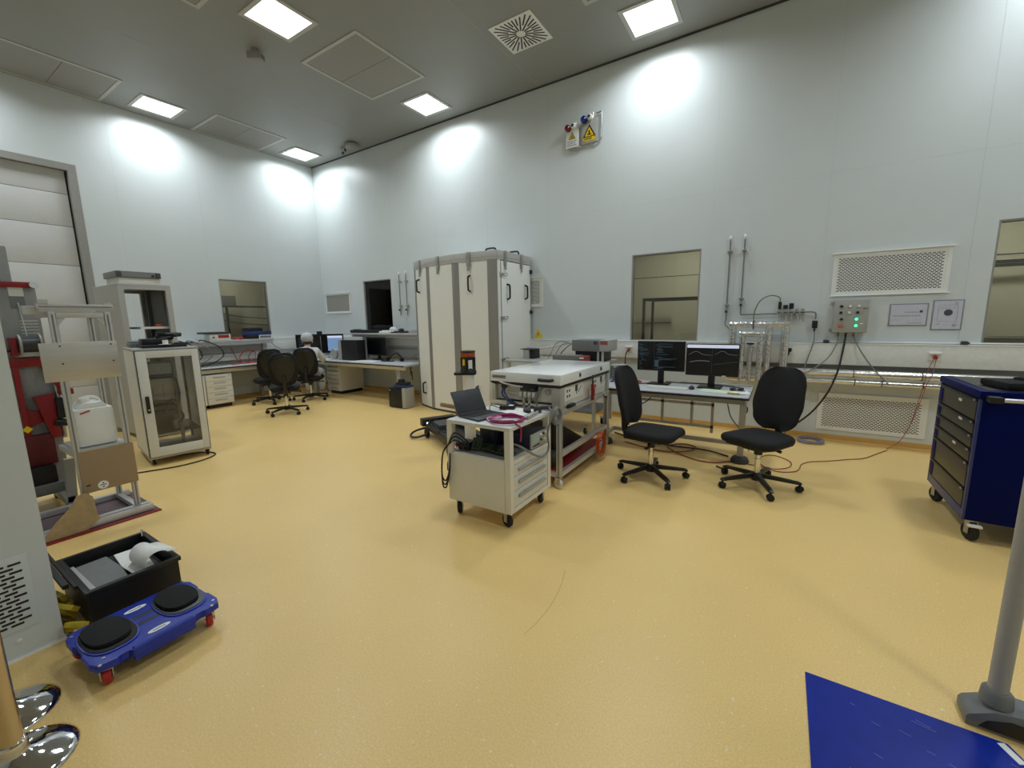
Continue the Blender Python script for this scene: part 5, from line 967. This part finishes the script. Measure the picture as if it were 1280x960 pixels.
# ================================================================== far chairs and the seated person
office_chair('nearest empty black swivel chair in the far corner, seen from behind', (-7.15, 3.88, 0), math.radians(62), .2)
office_chair('hidden black swivel chair just behind the nearest empty one', (-8.4, 4.26, 0), math.radians(75), .9)
office_chair('black swivel chair with the seated person in white', (-7.97, 4.85, 0), math.radians(45), .7)
def skin(name, m, parent, verts, edges, radii, root=0, sub=2, local=None):
    me = bpy.data.meshes.new(name); me.from_pydata(verts, edges, [])
    o = bpy.data.objects.new(name, me); link(o); me.materials.append(M_(m))
    md = o.modifiers.new('skin', 'SKIN'); md.use_smooth_shade = True
    o.modifiers.new('sub', 'SUBSURF').levels = sub; o.modifiers['sub'].render_levels = sub
    for i, sv in enumerate(me.skin_vertices[0].data): r = radii[i]; sv.radius = r if isinstance(r, tuple) else (r, r); sv.use_root = i == root
    o.parent = parent
    return o
def person():
    t = thing('person', 'person in white coat and hairnet seated at the corner monitors', 'person', (-7.97, 4.85, 0), math.radians(45), local=True)
    # local +y forward; seat height .5
    V, E, R = [], [], []
    def add(p, r, par=None): V.append(p); R.append(r); i = len(V)-1; (E.append((par, i)) if par is not None else None); return i
    pel = add((0, -.06, .56), .13); sp = add((0, -.05, .72), (.13, .11), pel); chs = add((0, -.01, .9), (.15, .11), sp); nk0 = add((0, .01, 1.03), .075, chs); nk = add((0, .03, 1.09), .05, nk0); hd0 = add((0, .05, 1.16), (.068, .08), nk); hd = add((0, .055, 1.26), (.07, .085), hd0)
    nose = add((0, .145, 1.19), .012, hd0)
    for s in (-1, 1):
        sh = add((.17*s, 0, .99), .06, chs); el = add((.24*s, .16, .78), .045, sh); wr = add((.17*s, .38, .8), .03, el); pm = add((.16*s, .45, .795), (.035, .018), wr)
        for k in range(4): a = add((.16*s+(.012*k-.02), .5, .795), .009, pm); b = add((.16*s+(.014*k-.022), .535+.006*(k % 2), .785), .008, a)
        th = add((.13*s, .46, .79), .01, pm); add((.11*s, .49, .785), .009, th)
        hp = add((.09*s, .02, .55), .09, pel); kn = add((.13*s, .42, .53), .065, hp); an = add((.13*s, .4, .1), .042, kn); add((.13*s, .52, .05), (.04, .03), an)
    b = skin('body', 'skin', t, V, E, R, 0, 1)
    V2, E2, R2 = [], [], []
    def ad(p, r, par=None): V2.append(p); R2.append(r); i = len(V2)-1; (E2.append((par, i)) if par is not None else None); return i
    pel = ad((0, -.06, .56), (.19, .15)); sp = ad((0, -.05, .72), (.17, .14), pel); chs = ad((0, -.01, .9), (.18, .14), sp); nk0 = ad((0, .0, 1.03), .1, chs); ad((0, .02, 1.07), .07, nk0)
    for s in (-1, 1): sh = ad((.18*s, 0, .985), .085, chs); el = ad((.25*s, .16, .78), .065, sh); ad((.175*s, .36, .8), .048, el)
    skin('coat', 'coat', t, V2, E2, R2, 0, 2)
    V3 = [(0, -.06, .53), (.09, .02, .545), (.13, .42, .53), (.13, .4, .12), (-.09, .02, .545), (-.13, .42, .53), (-.13, .4, .12)]
    skin('trousers', 'coat', t, V3, [(0, 1), (1, 2), (2, 3), (0, 4), (4, 5), (5, 6)], [.15, .115, .088, .07, .115, .088, .07], 0, 2)
    part('hairnet', 'hairnet', t, ('s', (0, .035, 1.245), .118, .95, 1.08, .95, 20)); part('hair', 'hair', t, ('s', (0, .03, 1.19), .1, .9, .95, .9, 14))
    for s in (-1, 1): part('eye', 'black_gloss', t, ('s', (.032*s, .125, 1.215), .01, 1, 1, 1, 8)); part('ear', 'skin', t, ('s', (.092*s, .045, 1.17), .025, .5, 1, 1.3, 8)); part('shoe', 'off_white', t, ('m', at(.13*s, .46, 0), ('b', -.05, .05, -.1, .15, 0, .09, .03)))
    part('mouth', 'red_plastic', t, ('b', -.025, .025, .125, .132, 1.135, 1.142))
person()
# ================================================================== glazed rack cabinet
def rack_cabinet():
    t = thing('rack_cabinet', 'grey rack cabinet with glazed door and black handle', 'cabinet', (-5.72, 1.845, 0), math.radians(-9), local=True)
    w, d, h0, h1 = .285, .82, .075, 1.30
    part('top', 'grey_metal', t, ('b', -d, 0, -w, w, h1-.03, h1, .004)); part('bottom', 'grey_metal', t, ('b', -d, 0, -w, w, h0, h0+.035, .004), )
    for y in (-w, w-.035):
        for x in (-d, -.035): part('post', 'grey_metal', t, ('b', x, x+.035, y, y+.035, h0+.035, h1-.03))
    for s in (-1, 1): part('side_panel', 'white_metal', t, ('b', -d+.035, -.035, s*w-(.012 if s > 0 else 0), s*w+(.012 if s < 0 else 0), h0+.035, h1-.03))
    a, b, c, e = -w+.012, w-.012, h0+.03, h1-.025
    f = part('door_frame', 'white_metal', t, ('b', 0, .018, a, a+.085, c, e, .003), ('b', 0, .018, b-.065, b, c, e, .003), ('b', 0, .018, a+.085, b-.065, c, c+.1, .003), ('b', 0, .018, a+.085, b-.065, e-.075, e, .003))
    part('glass_pane', 'cabinet_glass', f, ('b', .006, .01, a+.085, b-.065, c+.1, e-.075)); part('door_joint', 'dark_grey', t, ('b', -.002, .001, -w+.004, a+.02, h0+.024, h1-.018), ('b', -.002, .001, b-.02, w-.004, h0+.024, h1-.018), ('b', -.002, .001, a+.02, b-.02, h0+.024, c+.02), ('b', -.002, .001, a+.02, b-.02, e-.02, h1-.018))
    hd = part('handle', 'black_plastic', f, ('b', .016, .04, a+.025, a+.06, .6, .79, .012)); part('lock', 'zinc', hd, ('c', (.038, a+.043, .64), (.046, a+.043, .64), .01))
    for z in (.98, .68, .32): part('inner_shelf', 'mid_grey', t, ('b', -d+.05, -.12, -w+.013, w-.05 if z == .32 else .06, z, z+.018))
    for x in (-.12, -.1): part('mount_rail', 'grey_metal', t, ('b', x-.02, x-.005, .04, .07, h0+.04, h1-.04))
    for x, y in ((-.08, -w+.05), (-.06, w-.03), (-d+.08, -w+.05), (-d+.08, w-.05)): caster(t, x, y, .036, rz=1.2, top=.077, w=.03)
rack_cabinet()
CM = at(-5.72, 1.845, 0, math.radians(-9))
def in_cab(name, m, label, cat, *sh): return one(name, m, label, cat, *[('m', CM, s) for s in sh])
in_cab('instrument', 'white_metal', 'white instrument with dials at the top inside the glazed cabinet', 'instrument', ('b', -.5, -.14, -.26, .04, 1.0, 1.13, .004), *[('c', (-.14, -.22+.06*k, 1.06), (-.12, -.22+.06*k, 1.06), .018) for k in range(4)])
in_cab('instrument', 'beige_metal', 'beige electronics rack in the middle inside the glazed cabinet', 'instrument', ('b', -.5, -.16, -.26, .05, .7, .95, .004), *[('b', -.16, -.14, -.24+.09*k, -.18+.09*k, .74+.03*(k % 2), .9-.04*(k % 2), .004) for k in range(3)])
in_cab('instrument', 'mid_grey', 'dark grey module low inside the glazed cabinet', 'instrument', ('b', -.5, -.14, -.25, .04, .52, .58, .004), ('b', -.5, -.14, -.25, .04, .6, .64, .004), ('b', -.45, -.4, -.25, .04, .34, .52))
in_cab('cable_bundle', 'cable_grey', 'grey cables hanging inside the glazed cabinet', 'cable', ('t', [(-.13, .03, 1.0), (-.1, .06, .9), (-.1, .07, .75), (-.12, .05, .6), (-.1, .08, .5), (-.12, .03, .42)], .012), ('t', [(-.12, 0, .72), (-.09, -.05, .62), (-.11, -.1, .55)], .008))
in_cab('instrument', 'white_metal', 'small white box on the cabinet floor behind the glass', 'box', ('b', -.4, -.2, .0, .14, .34, .42, .01), ('c', (-.3, .07, .42), (-.3, .07, .45), .02))
in_cab('laptop_stack', 'mid_grey', 'grey case stack at the left on top of the glazed cabinet', 'case', ('b', -.75, -.45, -.25, -.02, 1.302, 1.35, .006), ('b', -.72, -.48, -.24, -.05, 1.35, 1.37, .006))
in_cab('equipment_tray', 'black_plastic', 'black tray of electronics on top of the glazed cabinet', 'tray', ('b', -.42, -.08, -.2, .2, 1.302, 1.335, .006), ('b', -.4, -.2, -.18, .06, 1.335, 1.4, .01), ('b', -.36, -.26, -.05, .12, 1.38, 1.42, .02), ('b', -.2, -.1, .1, .26, 1.335, 1.35, .003))
in_cab('plastic_bag', 'paper', 'small crumpled white paper on the front of the glazed cabinet', 'paper', ('p', [(-.06, -.06), (-.03, .02), (-.05, .05), (-.1, .0)], 1.336, 1.34), ('p', [(-.07, -.02), (-.05, .0), (-.06, .03)], 1.34, 1.385))
in_cab('cable_bundle', 'cable_black', 'black cable bundle coiled on top of the glazed cabinet', 'cable', ('t', [tuple(p) for p in loops((-.25, .08, 1.42), .09, 3, .012, .5, 51)], .013))
one('cable', 'cable_black', 'black cable curving on the floor in front of the glazed cabinet', 'cable', ('t', [(-5.7, 1.3, .008), (-5.6, 1.5, .008), (-5.5, 1.75, .008), (-5.52, 2.0, .008), (-5.65, 2.15, .008), (-5.85, 2.1, .008), (-6.0, 1.85, .008), (-6.15, 1.7, .008)], .007))
def open_rack():
    t = thing('open_rack', 'tall open grey rack frame behind the glazed cabinet', 'rack', (-7.68, 2.18, 0))
    x0, x1, y0, y1, h = -8.2, -7.2, 1.9, 2.46, 2.09
    for x in (x0, x1-.05):
        for y in (y0, y1-.06): part('post', 'grey_metal', t, ('b', x, x+.05, y, y+.06, 0, h-.07))
    part('top', 'grey_metal', t, ('b', x0, x1, y0, y1, h-.03, h, .004)); part('base', 'grey_metal', t, ('b', x0, x1, y0+.06, y1-.06, .02, .08))
    for x in (x0, x1-.05): part('header', 'grey_metal', t, ('b', x, x+.05, y0, y1, h-.07, h-.03))
    part('side_panel', 'grey_metal', t, ('b', x0+.05, x1-.05, y0, y0+.012, .08, h-.03)); part('side_panel', 'mid_grey', t, ('b', x0+.05, x1-.05, y1-.012, y1, .08, h-.03))
    for x in (x0+.2, x1-.2): part('mount_rail', 'mid_grey', t, ('b', x, x+.03, y1-.05, y1-.012, .08, h-.03), ('b', x, x+.03, y0+.012, y0+.04, .08, h-.03))
    part('inner_shelf', 'white_metal', t, ('b', x0+.1, x1-.1, y0+.2, y1-.02, 1.5, 1.53)); part('inner_shelf', 'grey_metal', t, ('b', x0+.1, x1-.1, y0+.02, y1-.02, 1.3, 1.33))
open_rack()
one('handheld_meter', 'orange', 'small orange object on the shelf inside the open rack', 'meter', ('b', -7.45, -7.38, 2.3, 2.37, 1.531, 1.56, .006), ('b', -7.44, -7.39, 2.31, 2.36, 1.56, 1.566))
t = thing('instrument', 'flat grey instrument lying on top of the open rack', 'instrument', (-7.45, 2.12, 2.091)); part('base_box', 'white_metal', t, ('b', -7.7, -7.22, 1.93, 2.37, 2.091, 2.17, .004)); part('case', 'mid_grey', t, ('b', -7.72, -7.2, 1.91, 2.36, 2.171, 2.25, .004)); 
for y in (1.93, 2.34): part('rack_ear', 'dark_grey', t, ('b', -7.2, -7.18, y-.025, y+.025, 2.172, 2.245, .004))
part('front_panel', 'mid_grey', t, ('b', -7.2, -7.195, 1.96, 2.31, 2.18, 2.24)); part('knob', 'black_plastic', t, ('c', (-7.195, 2.28, 2.2), (-7.18, 2.28, 2.2), .015))
# ================================================================== aluminium profile rig with panels
def rig():
    t = thing('profile_rig', 'aluminium profile frame with metal panel and cardboard front', 'test rig', (-4.7, .9, 0))
    p = .035; xf, xr = -4.45, -4.9
    for x, ys in ((xf, (.79, 1.09)), (xr, (.88, 1.09))):
        for y in ys:
            l = part('upright', 'alu_dull', t, ('b', x-p, x, y-p/2, y+p/2, .06, 1.66, .003)); part('groove', 'mid_grey', l, ('b', x, x+.001, y-.005, y+.005, .07, 1.64))
    part('crossbar', 'alu_dull', t, ('b', xf-p, xf+.005, .72, 1.13, 1.675, 1.715, .004)); part('crossbar', 'alu_dull', t, ('b', xr-p, xr, .8, 1.13, 1.66, 1.7, .004)); part('crossbar', 'alu_dull', t, ('b', xf-p, xf-.004, .81, 1.07, 1.615, 1.65, .003)); part('bar_groove', 'mid_grey', t, ('b', xf+.005, xf+.006, .73, 1.12, 1.69, 1.698))
    for y in (.79, 1.09): part('side_rail', 'alu_dull', t, ('b', xr, xf-p, y-p/2, y+p/2, 1.62, 1.66)); part('side_rail', 'alu_dull', t, ('b', xr, xf-p, y-p/2, y+p/2, .56, .6))
    for y, s in ((.81, 1), (1.07, -1)): part('gusset', 'alu_dull', t, ('p', [(y, 1.615), (y+s*.05, 1.615), (y, 1.55)], xf-p+.005, xf-.01, 'yz'))
    for q in (('b', xf-p, xf+.01, .73, .78, 1.715, 1.745), ('b', xf-p, xf, 1.08, 1.12, 1.715, 1.735), ('b', xf-.15, xf-.05, .66, .74, 1.64, 1.7, .004)): part('end_block', 'alu_dull', t, q)
    mp = part('metal_panel', 'brushed', t, ('b', xf, xf+.006, .695, 1.115, 1.15, 1.435, .002))
    for y in (.8, 1.08):
        for z in (1.28, 1.41): part('rivet', 'dark_grey', mp, ('c', (xf+.006, y, z), (xf+.009, y, z), .006))
    cp = part('cardboard_panel', 'cardboard', t, ('b', xf, xf+.008, .785, 1.115, .27, .6, .001)); st = part('sticker', 'paper', cp, ('l', [(.032, 0), (.032, .001)], (xf+.008, .9, .31), 24, 'x')); part('print', 'blue_box', st, ('b', xf+.0092, xf+.0098, .88, .92, .308, .314), ('b', xf+.0092, xf+.0098, .895, .905, .32, .33), ('b', xf+.0092, xf+.0098, .895, .905, .29, .3)); part('hole', 'black_plastic', cp, ('b', xf+.008, xf+.0088, .805, .83, .325, .335))
    part('shelf', 'alu_dull', t, ('b', xr, xf-.005, .8, 1.08, .6, .615))
    for x in (-4.38, -4.45, -4.95): part('base_rail', 'alu', t, ('b', x-.045, x, .52, 1.17, .012, .06, .004))
    for y in (.79, 1.09): part('base_rail', 'alu', t, ('b', -4.95, -4.5, y-.02, y+.02, .02, .06, .004))
rig()
t = thing('floor_mat', 'mauve mat with red edge strip under the aluminium rig', 'mat', (-4.7, .85, 0)); part('sheet', 'mauve', t, ('b', -5.1, -4.36, .46, 1.2, 0, .006)); part('edge_strip', 'red_paint', t, ('b', -4.36, -4.32, .46, 1.2, 0, .01))
one('particle_board', 'osb', 'dirty brown board leaning in front of the aluminium rig', 'board', ('p', [(.53, .012), (.76, .012), (.83, .07), (.825, .12), (.815, .26), (.775, .3), (.73, .29), (.69, .22), (.6, .13), (.54, .05)], -4.375, -4.362, 'yz'))
def jerrycan():
    t = thing('jerrycan', 'white plastic jerrycan standing inside the aluminium rig', 'jerrycan', (-4.62, .92, .616))
    part('body', 'jerrycan', t, ('b', -4.74, -4.5, .815, 1.05, .616, .92, .03), ('p', [(.83, .91), (1.03, .91), (.99, .96), (.88, .96)], -4.72, -4.52, 'yz', .008)); part('cap', 'off_white', t, ('c', (-4.57, .9, .95), (-4.57, .9, .995), .03)); part('grip', 'jerrycan', t, ('t', [(-4.62, .87, .95), (-4.62, .9, .99), (-4.62, .97, .99), (-4.62, 1.0, .95)], .013)); part('red_tag', 'red_plastic', t, ('m', at(-4.499, .88, .89, rx=.3), ('b', 0, .002, -.03, .03, -.004, .008)))
jerrycan()
one('bucket_lid', 'off_white', 'white plastic tub lids stacked beside the jerrycan', 'lid', ('l', [(.06, 0), (.065, .01), (.065, .03), (.06, .035)], (-4.82, .98, .616), 24), ('l', [(.055, .035), (.06, .045), (.055, .06)], (-4.82, .98, .616), 24))
# ================================================================== red and grey winch lift
def lift():
    t = thing('winch_lift', 'red and grey winch lift standing behind the aluminium rig', 'lift', (-5.35, .7, 0)); x = -5.2
    part('mast', 'mast_grey', t, ('b', x-.08, x-.02, .56, .86, .12, 1.9, .006)); part('rear_mast', 'mast_grey', t, ('b', x-.2, x-.1, .5, .755, .12, 2.2, .01))
    part('top_bar', 'red_paint', t, ('b', x-.03, x+.01, .6, .85, 1.87, 1.915, .01)); part('bolt', 'chrome', t, *[('c', (x+.008, y, 1.892), (x+.03, y, 1.892), .024) for y in (.62, .845)])
    pl = part('rating_plate', 'mid_grey', t, ('b', x-.02, x-.016, .71, .79, 1.7, 1.8)); part('label_block', 'white_metal', t, ('b', x-.02, x-.015, .71, .79, 1.8, 1.87)); part('label_block', 'white_metal', t, ('b', x-.02, x-.017, .77, .85, 1.655, 1.68)); part('text_line', 'white_metal', t, *[('b', x-.02, x-.018, .74, .84, 1.6-.025*k, 1.606-.025*k) for k in range(5)])
    part('rope', 'alu', t, ('c', (x+.01, .76, 1.48), (x-.015, .75, 1.75), .004, .004, 8))
    d = part('winch_drum', 'dark_grey', t, ('c', (x+.04, .71, 1.41), (x+.04, .82, 1.41), .055)); part('flange', 'grey_metal', d, ('c', (x+.04, .7, 1.41), (x+.04, .712, 1.41), .085), ('c', (x+.04, .815, 1.41), (x+.04, .825, 1.41), .085))
    part('winch_bracket', 'red_paint', t, ('b', x-.03, x+.08, .655, .69, 1.32, 1.47, .006), ('b', x-.03, x+.02, .62, .86, 1.23, 1.3, .004)); part('cross_plate', 'alu', t, ('b', x-.02, x+.03, .67, .84, 1.315, 1.35, .003)); part('crank', 'black_plastic', t, ('t', [(x+.05, .66, 1.38), (x+.06, .6, 1.36), (x+.08, .58, 1.42)], .012))
    part('strut', 'red_paint', t, ('b', x-.01, x+.03, .645, .68, .62, 1.24, .006), ('m', at(x, .87, 1.1, rx=.35), ('b', -.02, .02, -.02, .02, -.16, .14, .005)))
    part('carriage', 'red_paint', t, ('p', [(.72, .98), (.84, 1.0), (.845, .62), (.79, .62), (.74, .9)], x, x+.05, 'yz', .006), ('p', [(.64, .9), (.76, .85), (.76, .76), (.66, .72)], x-.02, x+.02, 'yz', .006)); part('carriage', 'dark_red', t, ('b', x-.08, x+.04, .6, .8, .4, .66, .008)); part('hazard_label', 'yellow', t, ('m', at(x+.041, .66, .72, rx=.78), ('b', -.002, .002, -.022, .022, -.022, .022)))
    part('fork', 'red_paint', t, ('b', x+.02, x+.12, .87, .95, .98, 1.03, .006)); part('hydraulic', 'black_plastic', t, ('b', x, x+.08, .84, .92, .78, .95, .01), ('c', (x+.05, .82, .75), (x+.05, .95, .72), .03)); part('cylinder', 'zinc', t, ('c', (x+.05, .86, .82), (x+.06, .98, .78), .022), ('c', (x, .87, .6), (x, .87, 1.1), .016))
    part('battery_box', 'black_plastic', t, ('b', x-.25, x+.1, .54, .77, .25, .4, .01)); part('platform', 'mid_grey', t, ('b', x-.3, x+.12, .52, .8, .17, .248, .006)); part('leg', 'grey_metal', t, ('m', at(x+.15, .82, .12, rx=-.06), ('b', -.03, .03, -.03, .03, -.1, .32)), ('b', x-.35, x+.18, .77, .84, .06, .12, .006)); part('outrigger', 'tan', t, ('b', x-.35, x+.18, .5, .56, .07, .14, .006))
    for xx, yy in ((x+.12, .53), (x-.3, .53), (x+.12, .805), (x-.3, .805)): part('wheel', 'rubber_black', t, ('c', (xx, yy-.018, .05), (xx, yy+.018, .05), .05))
lift()
# ================================================================== crate, dolly, chrome bases
def crate():
    x0, x1, y0, y1, h = -3.42, -2.87, .455, .835, .22
    t = thing('storage_crate', 'open black plastic crate holding papers beside the blue dolly', 'crate', (-3.14, .645, 0)); e = .014
    part('tub', 'black_plastic', t, ('b', x0, x1, y0, y1, 0, .012), ('b', x0, x1, y0, y0+e, .012, h), ('b', x0, x1, y1-e, y1, .012, h), ('b', x0, x0+e, y0+e, y1-e, .012, h), ('b', x1-e, x1, y0+e, y1-e, .012, h))
    part('rim', 'black_plastic', t, ('b', x0-.012, x1+.012, y0-.012, y0+.004, h-.025, h, .004), ('b', x0-.012, x1+.012, y1-.004, y1+.012, h-.025, h, .004), ('b', x0-.012, x0+.004, y0, y1, h-.025, h, .004), ('b', x1-.004, x1+.012, y0, y1, h-.025, h, .004))
    part('fold_handle', 'black_plastic', t, ('b', -4.0, x0+.4, y0-.06, y0-.035, h-.01, h+.015, .004), ('b', -4.0, x0+.45, y0-.028, y0-.014, h-.012, h+.01, .003), ('b', -4.02, -3.99, y0-.06, y0-.014, h-.012, h+.014, .003)); part('catch', 'zinc', t, ('t', [(x0+.06, y1-.02, h-.005), (x0+.04, y1-.015, h+.03), (x0+.07, y1-.01, h+.02), (x0+.09, y1-.02, h+.04)], .004))
crate()
one('folder', 'mid_grey', 'grey folder lying in the black crate', 'folder', ('m', at(-3.12, .57, .165, .06), ('b', -.23, .17, -.075, .08, 0, .006))); one('document', 'paper', 'white sheets lying beside the grey folder in the black crate', 'paper', ('m', at(-3.13, .71, .163, -.08), ('b', -.2, .2, -.06, .06, 0, .008))); one('ruler_bar', 'alu', 'bright metal strip along the near left side of the black crate', 'strip', ('m', at(-3.1, .49, .175, .02), ('b', -.25, .18, -.012, .012, 0, .006)))
one('crate_filling', 'dark_grey', 'dark bundle filling the bottom of the black crate', 'bundle', ('b', -3.39, -2.9, .48, .81, .014, .15, .01), ('b', -3.38, -3.2, .5, .6, .148, .158, .003))
def paper_roll(bm):
    arc = [(.06*math.cos(math.radians(q)), .06*math.sin(math.radians(q))) for q in range(215, 34, -12)]
    pts = [(-.085, -.06)]+arc+[(.075, .03), (.1, .022)]
    L_ = .2
    A = [bm.verts.new((-L_/2, y*(1-.1), z)) for y, z in pts]; B = [bm.verts.new((L_/2, y, z*.95)) for y, z in pts]
    for i in range(len(pts)-1): bm.faces.new((A[i], A[i+1], B[i+1], B[i]))
one('paper_roll', 'paper', 'curled white sheet sticking out of the far corner of the black crate', 'paper', ('m', at(-3.0, .745, .222, math.radians(6)), ('f', paper_roll)), flip=False)
bpy.data.objects['paper_roll'].modifiers.new('solid', 'SOLIDIFY').thickness = .002
def dolly():
    t = thing('kneeling_dolly', 'blue plastic dolly with two black round cushions and red wheels', 'dolly', (-2.55, .585, 0), math.radians(3), local=True)
    # local x is across, local y is along
    P = [(-.2, -.16), (-.19, -.225), (-.15, -.25), (-.06, -.25), (-.05, -.235), (.04, -.235), (.05, -.25), (.14, -.25), (.185, -.235), (.2, -.17), (.185, -.155), (.185, -.13), (.21, -.12), (.21, .12), (.185, .13), (.185, .155), (.2, .17), (.185, .235), (.14, .25), (.05, .25), (.04, .235), (-.05, .235), (-.06, .25), (-.15, .25), (-.19, .225), (-.2, .16), (-.185, .15), (-.185, -.15)]
    part('deck', 'blue_plastic', t, ('p', P, .085, .12, 'xy', .006)); part('skirt', 'blue_plastic', t, ('b', .185, .208, -.12, .12, .06, .1, .008)); part('skirt', 'blue_plastic', t, ('b', -.2, -.18, -.1, .1, .06, .1, .006)); part('front_rail', 'blue_plastic', t, ('c', (.195, -.115, .116), (.195, .115, .116), .015))
    for s in (-1, 1):
        y = .14*s
        def oc(r, dx=0): return [((abs(math.cos(q))**.75*(1 if math.cos(q) > 0 else -1))*r*1.32-.01+dx, y+(abs(math.sin(q))**.75*(1 if math.sin(q) > 0 else -1))*r*.86) for q in [math.pi*(k+.5)/12 for k in range(24)]]
        b = part('cushion_ring', 'blue_plastic', t, ('p', oc(.114), .115, .126, 'xy', .003)); part('well', 'black_gloss', b, ('p', oc(.106), .122, .129, 'xy')); part('cushion_base', 'rubber_black', b, ('p', oc(.09, -.022), .128, .134, 'xy', .001)); part('cushion', 'black_fabric', b, ('p', oc(.091, -.024), .134, .141, 'xy', .003))
    for x in (-.13, .14):
        e = part('oval_sticker', 'paper', t, ('m', at(x, 0, .1205) @ Matrix.Diagonal((.55, 1.5, 1, 1)), ('c', (0, 0, 0), (0, 0, .0012), .03, .03, 20))); part('print', 'ink_light', e, ('m', at(x, 0, .1218), ('b', -.004, .004, -.025, .025, 0, .0006)))
    for x in (-.045, .025): part('tool_slot', 'black_plastic', t, ('b', x-.012, x+.012, -.045, .045, .119, .1215, .001)); 
    for x in (-.17, .17):
        for y in (-.215, .215):
            for k in (-1, 1): part('screw', 'zinc', t, ('c', (x+.02*k, y-.012*k, .118), (x+.02*k, y-.012*k, .123), .006))
    for x, y in ((-.14, -.2), (.15, -.2), (.15, .2), (-.14, .2)): caster(t, x, y, .036, wm='red_plastic', rz=.6+x*4, top=.086, w=.03)
dolly()
one('strap_bundle', 'yellow_dull', 'yellow black strap heap squeezed between grey column and black crate', 'strap', *[('m', at(-3.25+.055*k, .398, .03+.05*(k % 3), .08*k, rx=.15*k), ('b', -.045, .045, -.012, .012, -.02, .02, .004)) for k in range(8)], ('t', loops((-3.1, .405, .03), .022, 4, .02, .4, 61), .008))
def pole_base(x, y, label, h):
    t = thing('barrier_post', label, 'post', (x, y, 0), group='chrome posts on round bases')
    part('round_base', 'chrome', t, ('l', [(.157, 0), (.16, .004), (.157, .01), (.14, .02), (.09, .034), (.05, .048), (.036, .06)], (x, y, 0), 48)); part('collar', 'chrome', t, ('l', [(.034, .055), (.038, .06), (.038, .1), (.034, .104)], (x, y, 0), 32)); part('pole', 'chrome_floor_tint', t, ('c', (x, y, .1), (x, y, h-.08), .03, .03, 32)); part('head', 'black_plastic', t, ('l', [(.032, h-.08), (.034, h-.075), (.034, h-.01), (.028, h)], (x, y, 0), 24))
mat('chrome_floor_tint', (200, 184, 158), .22, .9, var=.03)  # warm floor reflection put into the colour of the chrome poles
pole_base(-2.195, .1, 'front chrome post on a round mirror base at lower left', 1.0); pole_base(-2.525, .11, 'rear chrome post on a round mirror base at lower left', 1.0)
